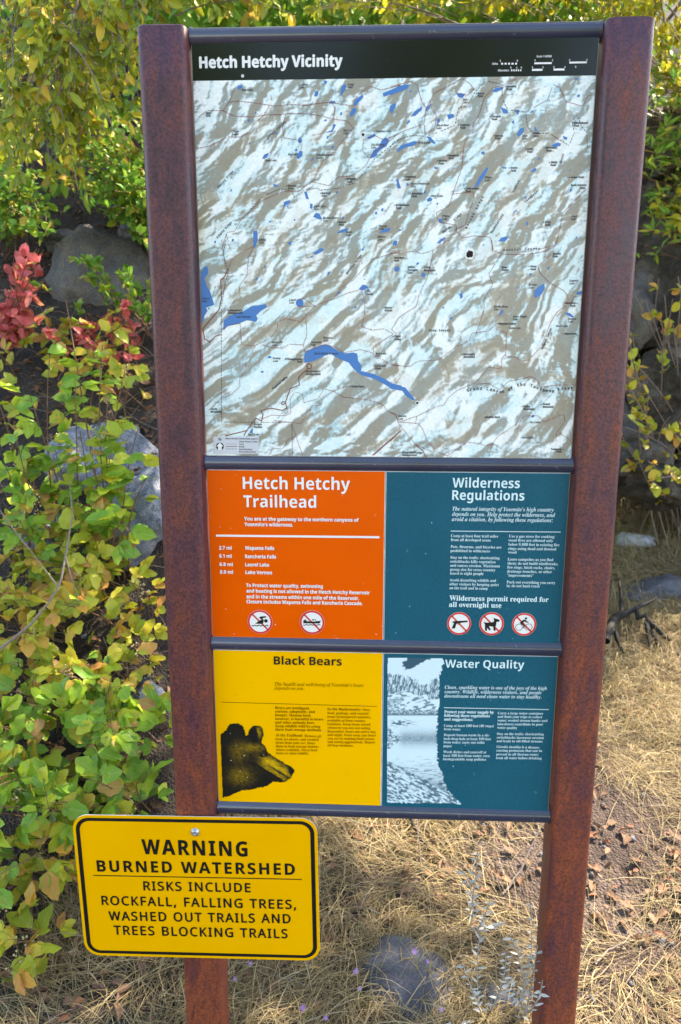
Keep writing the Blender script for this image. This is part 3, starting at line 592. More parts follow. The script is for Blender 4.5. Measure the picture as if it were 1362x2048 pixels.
def paint_map(X, Y):
    big = fbm(X/75, Y/75, 11, 3)-.5; big2 = fbm(X/75, Y/75, 17, 3)-.5
    wx = X+34*big+12*(fbm(X/13, Y/13, 13, 3)-.5); wy = Y+34*big2+12*(fbm(X/13, Y/13, 19, 3)-.5)
    m = np.full(X.shape, -1.0)
    for pts, hw in BANDS:
        hw = hw*.88
        for (x1, y1), (x2, y2) in zip(pts[:-1], pts[1:]):
            dx, dy = x2-x1, y2-y1; L2 = dx*dx+dy*dy
            bx = (X > min(x1, x2)-60) & (X < max(x1, x2)+60) & (Y > min(y1, y2)-60) & (Y < max(y1, y2)+60)
            t = np.clip(((wx[bx]-x1)*dx+(wy[bx]-y1)*dy)/L2, 0, 1)
            d = np.hypot(wx[bx]-x1-t*dx, wy[bx]-y1-t*dy)
            m[bx] = np.maximum(m[bx], (hw-d)/7)
    band = sstep(-.35, .35, m+2.2*(fbm(X/8, Y/8, 14, 3)-.5))
    th = np.radians(54)-.42*sstep(560, 900, Y)
    c, s = np.cos(th), np.sin(th)
    def h(X, Y):
        ux = X+50*(fbm(X/130, Y/130, 21, 2)-.5)+9*(fbm(X/22, Y/22, 22, 2)-.5); uy = Y+50*(fbm(X/130, Y/130, 25, 2)-.5)+9*(fbm(X/22, Y/22, 26, 2)-.5)
        a = ux*c-uy*s; b = ux*s+uy*c; mk = sstep(.42, .6, fbm(X/140, Y/140, 28, 2))*sstep(420, 620, Y); c2, s2 = np.cos(th-.55), np.sin(th-.55); a2 = ux*c2-uy*s2; b2 = ux*s2+uy*c2
        r1 = fbm(a/105, b/44, 31, 3, .4)*(1-mk)+fbm(a2/80, b2/40, 34, 3, .4)*mk; r2 = fbm(a/40, b/19, 37, 3, .45); r4 = 1-np.abs(2*fbm((a+b*.7)/30, (b-a*.7)/13, 41, 3)-1); r3 = 1-np.abs(2*fbm((X*.5+Y)/26, (X-Y*.4)/11, 45, 3)-1)
        return 60*r1+13*r2+1.8*r3+3.4*r4
    e = 1.2; g = (h(X+e, Y+e)-h(X-e, Y-e))/(2*e)
    q1 = X*s+Y*c; q2 = X*c-Y*s; det = fbm(q1/7+3*fbm(X/30, Y/30, 63, 2), q2/20, 64, 3)-.5; det2 = fbm(X/4.5, Y/4.5, 65, 2)-.5
    sh = np.clip(.53-g*.36+.30*det+.10*det2, 0, 1)
    tan_n = sstep(.46, .38, sh)
    tan = np.clip(np.maximum(band*(.95-.75*sstep(.52, .80, sh)), tan_n*.88), 0, 1)
    base = lerp((.36, .50, .55), (.86, .90, .90), sstep(.36, .74, sh))
    cy = sstep(.42, .64, fbm(X/60, Y/60, 91, 4))
    base = base*(1-.13*cy[..., None]*np.array([1.5, .45, .25]))
    dark = lerp((.44, .39, .31), (.31, .265, .20), sstep(.62, .25, sh))
    dark = lerp(dark, (.30, .37, .38), .4*sstep(.52, .75, fbm(X/60, Y/60, 95, 2)))
    col = base*(1-tan[..., None])+dark*tan[..., None]
    ye = sstep(425, 395, X)*sstep(300, 460, Y)*sstep(600, 480, Y); col = col*(1-.3*ye[..., None]*np.array([.3, .5, 1]))
    vg = .86+.24*fbm(X/3.5, Y/3.5, 99, 3)
    return col*vg[..., None], np.ones(X.shape, bool)
def build_map():
    nx, nz = 470, 440; x0, x1, z0, z1 = -.3795, .3795, H0-.774, HB
    GX, GZ = np.meshgrid(np.linspace(x0, x1, nx), np.linspace(z1, z0, nz))
    P3 = np.stack([GX, np.full(GX.shape, -.0005), GZ], -1); v = P3-CAM; z = v@FW
    X = 681+FPX*(v@RT)/z; Y = 1024-FPX*(v@UP)/z
    col, _ = paint_map(X, Y)
    i = (np.arange(nz-1)[:, None]*nx+np.arange(nx-1)[None, :]).ravel()
    me = mesh_np('map_print', P3.reshape(-1, 3), np.stack([i, i+nx, i+nx+1, i+1], -1), [M['map']])
    at = me.color_attributes.new('ink', 'FLOAT_COLOR', 'POINT'); cc = np.ones((nx*nz, 4), np.float32); cc[:, :3] = np.clip(col.reshape(-1, 3), 0, 1); at.data.foreach_set('color', cc.ravel())
    return link('relief_print', me, p_map)
build_map()
LAKES = {1: [[(305, 318), (312, 297), (345, 295), (340, 310), (320, 322)], [(975, 355), (985, 300), (1000, 285), (1015, 300), (1005, 325), (985, 358)], [(805, 365), (815, 330), (835, 335), (825, 368)], [(1060, 420), (1075, 385), (1120, 355), (1125, 370), (1090, 410), (1075, 430)],
  [(1035, 490), (1050, 445), (1080, 440), (1075, 470), (1045, 500)], [(1165, 770), (1190, 715), (1225, 695), (1245, 650), (1270, 630), (1290, 650), (1275, 690), (1230, 715), (1195, 760)], [(700, 662), (705, 635), (720, 630), (727, 655), (712, 672)], [(688, 765), (712, 718), (730, 723), (730, 750), (705, 772)],
  [(468, 770), (480, 745), (513, 730), (505, 755), (485, 772)], [(605, 1098), (610, 1050), (647, 1038), (650, 1055), (620, 1075)], [(740, 985), (757, 983), (772, 1035), (753, 1030)], [(780, 1060), (797, 1065), (790, 1097), (778, 1090)], [(798, 1147), (815, 1122), (838, 1125), (857, 1160), (840, 1165)],
  [(410, 1240), (437, 1238), (440, 1290), (425, 1345), (412, 1345)], [(953, 1250), (985, 1230), (1023, 1220), (1020, 1237), (975, 1254)], [(1225, 1250), (1260, 1225), (1302, 1218), (1290, 1242), (1240, 1252)], [(870, 602), (920, 585), (930, 545), (947, 550), (925, 597)], [(1148, 632), (1200, 605), (1202, 625), (1160, 645)],
  [(1250, 345), (1300, 325), (1365, 300), (1365, 330), (1310, 350), (1255, 370)], [(1300, 470), (1320, 415), (1340, 410), (1330, 440), (1310, 478)], [(870, 265), (890, 265), (885, 285), (872, 285)], [(640, 1310), (655, 1305), (658, 1325), (643, 1328)], [(1340, 900), (1352, 905), (1362, 960), (1348, 960)], [(1240, 1095), (1255, 1090), (1253, 1108), (1240, 1108)], [(1198, 1118), (1214, 1112), (1214, 1130), (1200, 1130)],
  [(1315, 1335), (1320, 1310), (1335, 1302), (1333, 1330)], [(903, 400), (940, 395), (945, 412), (905, 412)], [(780, 785), (800, 755), (805, 760), (790, 787)], [(535, 935), (560, 938), (580, 950), (548, 952)]],
 2: [[(430, 350), (455, 345), (488, 350), (470, 377), (445, 372)], [(368, 485), (410, 480), (417, 500), (380, 517)], [(303, 515), (322, 508), (325, 530), (308, 542)], [(663, 337), (680, 315), (732, 303), (732, 320), (690, 337)], [(238, 625), (262, 630), (297, 670), (285, 675), (255, 657)],
  [(43, 718), (70, 685), (160, 655), (178, 662), (160, 682), (90, 702), (45, 728)], [(823, 612), (845, 573), (868, 570), (870, 592), (845, 622), (830, 630)], [(548, 955), (578, 890), (630, 823), (637, 837), (607, 892), (567, 952)], [(723, 800), (730, 825), (755, 826), (755, 834), (730, 834), (720, 815)],
  [(715, 435), (760, 453), (768, 477), (735, 477)], [(913, 847), (945, 830), (952, 845), (925, 857)], [(133, 497), (160, 463), (207, 433), (207, 450), (165, 492)], [(228, 467), (243, 433), (267, 413), (252, 450)], [(702, 1307), (720, 1283), (757, 1273), (767, 1285), (745, 1307)], [(302, 1318), (330, 1290), (357, 1278), (352, 1297), (315, 1320)],
  [(238, 1035), (258, 1020), (275, 1030), (268, 1045), (245, 1050)], [(310, 1158), (332, 1160), (348, 1187), (325, 1187)], [(813, 455), (838, 453), (832, 487), (820, 480)], [(788, 532), (805, 520), (802, 547)], [(42, 905), (55, 915), (72, 962), (48, 964)], [(1048, 682), (1085, 665), (1108, 672), (1105, 687), (1060, 697)], [(1118, 623), (1150, 632), (1147, 647), (1130, 645)],
  [(105, 927), (122, 930), (120, 948), (108, 945)], [(0, 430), (22, 415), (28, 430), (10, 475), (0, 470)], [(285, 822), (315, 828), (305, 838), (290, 836)], [(105, 545), (125, 515), (130, 530), (112, 548)], [(935, 555), (950, 580), (960, 595), (940, 592)], [(796, 1120), (820, 1100), (822, 1108), (800, 1127)], [(882, 1178), (895, 1182), (892, 1205), (884, 1203)], [(17, 1335), (22, 1308), (38, 1302), (36, 1330)], [(0, 330), (50, 302), (100, 288), (127, 292), (110, 317), (60, 337), (0, 360)],
  [(600, 735), (612, 728), (614, 742), (602, 745)], [(1195, 255), (1208, 243), (1225, 250), (1205, 262)], [(862, 500), (875, 490), (872, 508)], [(918, 1208), (935, 1212), (930, 1222)], [(905, 470), (925, 455), (930, 465), (912, 475)], [(596, 1330), (612, 1325), (610, 1336)]],
 3: [[(70, 215), (95, 170), (115, 175), (120, 215), (95, 250), (110, 300), (130, 330), (158, 420), (105, 440), (115, 460), (95, 490), (85, 530), (76, 540)], [(216, 578), (220, 520), (260, 490), (350, 460), (400, 430), (490, 416), (502, 435), (460, 460), (430, 490), (440, 510), (430, 530), (370, 520), (310, 545), (240, 560), (225, 582)],
  [(712+25*math.cos(k*.524), 408+27*math.sin(k*.524)) for k in range(12)], [(1093, 320), (1120, 290), (1142, 293), (1157, 310), (1120, 327)],
  [(742, 797), (742, 740), (760, 720), (830, 690), (870, 676), (905, 682), (960, 720), (1010, 735), (1060, 730), (1085, 738), (1090, 780), (1112, 815), (1110, 850), (1190, 868), (1260, 898), (1310, 930), (1372, 945), (1372, 968), (1300, 958), (1250, 930), (1190, 898), (1110, 875), (1060, 835), (1030, 795), (990, 780), (940, 755), (910, 735), (860, 757), (800, 785)],
  [(798, 85), (850, 52), (868, 60), (860, 74), (815, 97)], [(1113, 62), (1120, 53), (1130, 60), (1120, 72)], [(775, 112), (795, 100), (797, 115)], [(635, 22), (650, 10), (658, 20), (648, 32)], [(500, 758), (520, 750), (530, 762), (512, 768)], [(455, 855), (470, 848), (483, 855), (468, 862)], [(1323, 190), (1340, 172), (1358, 180), (1350, 203), (1330, 203)], [(385, 1250), (400, 1225), (410, 1225), (405, 1255)], [(415, 0), (437, 0), (425, 35), (413, 42)], [(1320, 30), (1328, 8), (1345, 5), (1340, 35)]],
 4: [[(0, 925), (70, 948), (100, 957), (132, 998), (163, 1037), (147, 1040), (100, 1008), (80, 978), (0, 963)], [(933, 330), (960, 305), (998, 283), (1004, 310), (987, 347), (945, 378), (935, 367)], [(203, 225), (215, 208), (230, 220), (224, 237), (208, 240)], [(28, 180), (50, 168), (64, 190), (47, 207), (30, 202)], [(688, 175), (722, 178), (712, 190)],
  [(438, 345), (455, 350), (468, 333), (472, 370), (457, 385), (452, 360)], [(383, 407), (405, 378), (402, 400)], [(703, 487), (725, 453), (738, 460), (715, 490)], [(1137, 468), (1165, 473), (1197, 502), (1180, 502), (1145, 487)], [(1208, 340), (1245, 328), (1247, 352), (1215, 357)], [(978, 1178), (1002, 1163), (1000, 1187)], [(915, 1142), (930, 1130), (937, 1145), (920, 1154)],
  [(763, 527), (780, 500), (790, 515)], [(936, 1105), (948, 1095), (950, 1110)], [(898, 1205), (918, 1200), (912, 1218)], [(930, 1225), (945, 1215), (948, 1238)], [(862, 1260), (885, 1252), (882, 1268)], [(1010, 1115), (1022, 1110), (1020, 1124)], [(803, 305), (812, 300), (810, 322)], [(262, 515), (288, 508), (270, 522)], [(590, 515), (608, 508), (600, 525)], [(18, 35), (25, 8), (40, 2), (38, 35)], [(155, 325), (166, 318), (164, 335)], [(362, 270), (372, 258), (372, 280)], [(800, 1), (810, 0), (806, 6)]]}
lk = 0
def lake(pts):
    global lk
    if max(p[1] for p in pts) > HB+.0005: return
    b = MB(); poly_to(b, pts, -.0008-lk*.000003); b.build('lake', M['lake'], p_map); lk += 1
for n, ls in LAKES.items():
    for l in ls:
        if len(l) > 3 or n != 4: lake(pz(n, l))
for k in range(70):                            # scattered tarns
    q = on_plane(random.uniform(400, 1175), random.uniform(170, 640)); rr = random.uniform(.0008, .0022); a = random.uniform(.3, 1.2)
    lake([(q[0]+rr*(1.6*math.cos(t)*math.cos(a)-math.sin(t)*math.sin(a)), q[1]+rr*(1.6*math.cos(t)*math.sin(a)+math.sin(t)*math.cos(a))) for t in np.arange(7)*.9])
TRAILS = [(1, [(40, 705), (130, 690), (240, 630), (330, 630), (380, 600), (420, 540), (480, 490), (515, 430)]), (1, [(60, 500), (110, 460), (210, 458), (290, 495), (400, 500), (500, 487), (640, 480), (760, 478), (860, 495), (930, 515), (1020, 525), (1060, 575), (1000, 640), (940, 720), (860, 790), (800, 910), (715, 975)]),
 (1, [(215, 460), (255, 400), (290, 315)]), (1, [(255, 403), (320, 397), (440, 412), (560, 430), (640, 418), (760, 425), (830, 412), (900, 405), (1000, 420), (1060, 430), (1055, 400), (1090, 360), (1165, 300), (1240, 325), (1362, 295)]), (1, [(928, 250), (915, 390), (940, 450), (930, 515)]), (1, [(620, 490), (600, 560), (608, 635), (700, 650), (730, 665), (720, 715)]),
 (1, [(205, 1362), (240, 1250), (290, 1240), (330, 1170), (390, 1110), (450, 1050), (540, 1010), (600, 985), (715, 980), (740, 950), (790, 920), (900, 945), (960, 890), (1060, 880), (1140, 815), (1180, 740), (1290, 660), (1362, 600)]), (1, [(1165, 770), (1120, 720), (1125, 650), (1200, 620), (1235, 640), (1290, 650)]),
 (2, [(0, 635), (80, 595), (220, 545), (235, 440), (205, 400), (175, 290), (130, 270), (0, 305)]), (2, [(225, 615), (225, 550)]), (2, [(230, 450), (265, 390), (285, 345), (400, 290), (465, 250), (520, 285), (550, 330)]), (2, [(225, 615), (290, 570), (300, 490), (270, 450), (262, 400)]), (2, [(515, 240), (545, 320), (500, 360), (430, 345)]),
 (2, [(735, 295), (670, 310), (610, 380), (580, 480), (530, 570), (480, 680), (465, 830), (410, 990), (380, 1080), (300, 1120), (310, 1170), (330, 1185), (430, 1200), (430, 1240), (470, 1285), (550, 1270), (650, 1280), (670, 1362)]), (2, [(410, 1000), (540, 985), (545, 1030), (510, 1120), (490, 1200), (430, 1225), (390, 1290), (350, 1350)]),
 (2, [(310, 1190), (250, 1240), (240, 1280), (160, 1362)]), (2, [(1030, 235), (1050, 310), (1020, 390), (930, 440)]), (2, [(1055, 235), (1060, 290), (1100, 310), (1140, 400), (1250, 430), (1280, 365), (1320, 352)]), (2, [(1270, 970), (1190, 1050), (1120, 1120), (1100, 1230), (1075, 1330), (960, 1360)]), (2, [(735, 295), (820, 250)]),
 (3, [(205, 0), (215, 60), (230, 180)]), (3, [(415, 40), (345, 75), (270, 130), (250, 190)]), (3, [(410, 50), (380, 110), (370, 230), (320, 300), (325, 350), (260, 430), (215, 480)]), (3, [(215, 580), (250, 555), (325, 540), (335, 680), (420, 685), (520, 640), (565, 580), (570, 530), (620, 510), (720, 530), (760, 480), (820, 420), (930, 385), (1020, 345), (1095, 325)]),
 (3, [(620, 510), (660, 460), (700, 430), (810, 430), (740, 380), (690, 390)]), (3, [(930, 385), (980, 310), (1060, 260), (1130, 180), (1200, 120), (1362, 75)]), (3, [(1110, 330), (1135, 390), (1130, 500), (1110, 560), (1180, 585), (1260, 575), (1320, 610), (1190, 690), (1190, 735), (1110, 710), (1000, 730), (930, 690), (870, 678), (745, 725), (735, 680), (760, 610), (750, 510)]),
 (3, [(470, 680), (540, 700), (610, 700), (640, 675), (735, 680)]), (3, [(425, 690), (365, 780), (360, 850), (320, 900), (325, 950), (270, 1000), (205, 1025), (140, 1090)]), (3, [(1035, 945), (980, 960), (930, 980), (870, 965), (830, 1030), (740, 1055), (730, 1000), (680, 985), (650, 1030), (655, 1120), (620, 1140), (530, 1135), (470, 1160)]), (3, [(930, 980), (1000, 1020), (1150, 1035), (1250, 1065), (1280, 1110), (1340, 1130), (1345, 1180)]),
 (3, [(930, 980), (860, 1030), (850, 1070), (790, 1075), (720, 1190), (540, 1170)]), (3, [(660, 1190), (690, 1280), (730, 1395)]), (3, [(690, 1275), (640, 1290), (600, 1355), (540, 1350), (510, 1395)]), (3, [(1190, 740), (1200, 765), (1240, 770), (1290, 800), (1362, 815)]), (3, [(1362, 1240), (1180, 1395)]),
 (4, [(0, 85), (70, 88), (160, 70), (200, 90), (260, 75), (290, 60), (380, 0)]), (4, [(280, 70), (270, 130), (240, 250), (190, 350), (170, 430), (60, 500), (10, 580), (45, 610), (0, 640)]), (4, [(660, 0), (665, 70), (740, 92), (880, 95), (1000, 75), (1070, 40), (1080, 0)]), (4, [(720, 95), (685, 150), (640, 220), (665, 290), (610, 380), (610, 450), (575, 560), (560, 600), (530, 605), (510, 660), (430, 690), (340, 760), (300, 780), (180, 785), (130, 820), (0, 812)]),
 (4, [(560, 600), (640, 590), (690, 545)]), (4, [(1050, 90), (960, 170), (970, 210), (1030, 275), (1130, 330), (1155, 370), (1150, 420), (1080, 470), (1040, 540), (980, 690), (900, 780), (840, 785), (820, 760), (750, 755), (755, 600), (690, 580)]), (4, [(1240, 360), (1190, 370), (1170, 420)]), (4, [(750, 740), (725, 770), (720, 835), (640, 825), (560, 920), (430, 980), (380, 1020), (350, 1070), (300, 1080), (180, 1140), (60, 1180), (30, 1130), (0, 1120)]),
 (4, [(560, 935), (640, 930), (710, 970), (770, 915), (840, 905), (910, 885), (960, 910), (970, 955), (1080, 940), (1205, 940)]), (4, [(60, 1180), (180, 1190), (210, 1220), (240, 1300), (300, 1370), (370, 1400)]), (4, [(50, 1180), (110, 1260), (170, 1330), (270, 1370)]), (4, [(370, 1400), (500, 1310), (580, 1320), (620, 1335), (665, 1320), (700, 1270), (770, 1230), (850, 1165), (870, 1140), (930, 1140), (960, 1140), (1000, 1180), (1080, 1145), (1130, 1130), (1130, 1180), (1080, 1250), (1075, 1305)]),
 (4, [(850, 1165), (825, 1230), (830, 1270)]), (4, [(640, 1400), (665, 1320)]), (4, [(1100, 1250), (1170, 1300)]), (4, [(80, 1230), (40, 1260), (0, 1310)]), (4, [(165, 1190), (175, 1140)])]
b = MB()
for n, pts in TRAILS: dots(b, pz(n, pts), .0013, .0026, .0016, -.0013)
tag(b.build('trail_dots', M['trail'], p_map), kind='stuff')
b = MB()
for n, pts in ((3, [(245, 190), (225, 240), (200, 260), (205, 380), (190, 450), (130, 520), (85, 575), (95, 640), (130, 662), (165, 625), (205, 612)]), (3, [(765, 835), (735, 860), (705, 890), (710, 940), (650, 965), (620, 1050), (628, 1090), (600, 1105), (530, 1090), (460, 1105), (475, 1130), (465, 1175), (430, 1155), (400, 1190), (370, 1235), (230, 1270)]),
     (3, [(765, 835), (755, 810), (770, 800), (788, 812), (785, 832), (765, 835)]), (3, [(620, 1050), (600, 1048), (592, 1060), (605, 1068), (620, 1055)]), (3, [(370, 1235), (350, 1268)]), (3, [(1362, 1242), (1190, 1395)]), (4, [(170, 1330), (215, 1370), (232, 1405)])):
    b = MB(); strip(b, pz(n, pts), .0017, -.0015-len(pts)*.000004-n*.00001); b.build('road_line', M['road'], p_map)
b = MB()
for n, pts in ((1, [(235, 1260), (250, 1310), (255, 1340)]), (3, [(235, 0), (215, 90), (250, 200), (225, 300), (205, 430), (205, 1180), (520, 1182), (650, 1182)]), (1, [(390, 1100), (480, 1010), (590, 965), (660, 980), (680, 1025), (740, 975), (830, 960), (840, 975), (980, 960), (1020, 940), (1070, 930), (1140, 850), (1200, 770), (1362, 640)]),
     (2, [(0, 700), (30, 655), (140, 620), (230, 625), (310, 600), (420, 555), (445, 440), (500, 430), (550, 340), (620, 265), (730, 290), (725, 380), (765, 455), (880, 470), (890, 560), (930, 610), (1030, 605), (1160, 685), (1195, 600), (1180, 530), (1215, 480), (1240, 560), (1275, 600), (1280, 710)]), (3, [(660, 1190), (665, 1395)])):
    dots(b, pz(n, pts), .0011, .0062, .0044, -.0013)
tag(b.build('boundary_dashes', M['map_ink'], p_map), kind='stuff')
b = MB(); poly_to(b, pz(3, [(152, 1275), (448, 1272), (446, 1386), (156, 1386)]), -.0018); b.build('legend_box', M['legend'], p_map)
b = MB(); q = on_plane(*Z(3, 195, 1338)); o = circ(q, .0083, 24)
poly_to(b, o, -.0020, 0); poly_to(b, pz(3, [(195, 1312), (218, 1338), (207, 1338), (207, 1362), (183, 1362), (183, 1338), (172, 1338)]), -.0023, 1)
for yy, mt in ((1338, 2),): strip(b, pz(3, [(236, yy), (306, yy)]), .0012, -.0022, 2)
dots(b, pz(3, [(236, 1322), (306, 1322)]), .0010, .0024, .0013, -.0022, 2); dots(b, pz(3, [(236, 1354), (306, 1354)]), .0009, .006, .004, -.0022, 0)
b.build('north_arrow', [M['ink'], M['white'], M['road']], p_map)
tz(p_map, 'ink', 'sansb', 3, 'N', 187, 204, 1300, 18, Y=-.0022)
for s, x0, x1, yy in (('Hetch Hetchy Vicinity Map Legend', 232, 440, 1292), ('Lakes, Rivers, Creeks', 320, 440, 1311), ('Trails', 320, 350, 1328), ('Roads', 320, 355, 1344), ('Park Boundary', 320, 405, 1361), ('No Camping Zone', 320, 428, 1377)): tz(p_map, 'map_ink', 'sansb', 3, s, x0, x1, yy, 10, Y=-.0022)
tz(p_map, 'white', 'sansb', 1, 'Hetch Hetchy Vicinity', 63, 988, 183, 72, 171, bold=.0007)
tz(p_map, 'white', 'sansb', 2, 'Scale 1:62500', 950, 1047, 114, 13); tz(p_map, 'white', 'sansb', 2, 'Miles', 662, 700, 162, 13); tz(p_map, 'white', 'sansb', 2, 'Kilometers', 700, 772, 205, 13)
for s, x in (('1', 713), ('0', 825), ('1', 938), ('2', 1053), ('3', 1163), ('4', 1275)): tz(p_map, 'white', 'sansb', 2, s, x-4, x+4, 143-(x-713)*.012, 12)
for s, x in (('1', 781), ('0', 851), ('1', 921), ('2', 991), ('3', 1062), ('4', 1133), ('5', 1203)): tz(p_map, 'white', 'sansb', 2, s, x-4, x+4, 187-(x-781)*.012, 12)
tz(p_map, 'white', 'sansb', 2, '.5', 815, 825, 187, 12)
b = MB()
for q in ([(936, 147), (1048, 145), (1048, 157), (936, 159)], [(1162, 142), (1276, 140), (1276, 152), (1162, 154)], [(920, 189), (988, 188), (988, 201), (920, 202)], [(1060, 187), (1131, 186), (1131, 199), (1060, 200)]): poly_to(b, pz(2, q), -.0012)
for k in range(5):
    x = 720+k*22.5; poly_to(b, pz(2, [(x, 149), (x+13, 149), (x+13, 161), (x, 161)]), -.0012)
    x = 785+k*14.5; poly_to(b, pz(2, [(x, 192), (x+8, 192), (x+8, 204), (x, 204)]), -.0012)
tag(b.build('scale_bars', M['white'], p_map), kind='stuff')
# enamel chips and bullet mark on the map
def chip(name, q, r, mat_rim, mat_core, Y=-.0021):
    b = MB(); n = 14; o = []; i = []
    for k in range(n):
        a = 2*math.pi*k/n; f = random.uniform(.85, 1.12); o.append((q[0]+r*f*math.cos(a), q[1]+r*f*math.sin(a))); f2 = random.uniform(.5, .72); i.append((q[0]+r*f2*math.cos(a), q[1]+r*f2*math.sin(a)))
    poly_to(b, o, Y, 0); poly_to(b, i, Y-.0003, 1); return b.build(name, [mat_rim, mat_core], p_map)
M['rustspot'] = plain('chip_rust', (.025, .018, .016), .8, .2, .3)
chip('enamel_chip', on_plane(*Z(4, 515, 92)), .0108, M['white'], M['rustspot']); chip('enamel_chip', on_plane(*Z(4, 176, 1055)), .0042, M['white'], M['rustspot'])
chip('enamel_chip', on_plane(*Z(1, 342, 236)), .0030, M['white'], M['legend']); chip('enamel_chip', on_plane(*Z(1, 1122, 615)), .0048, M['white'], M['rustspot'])
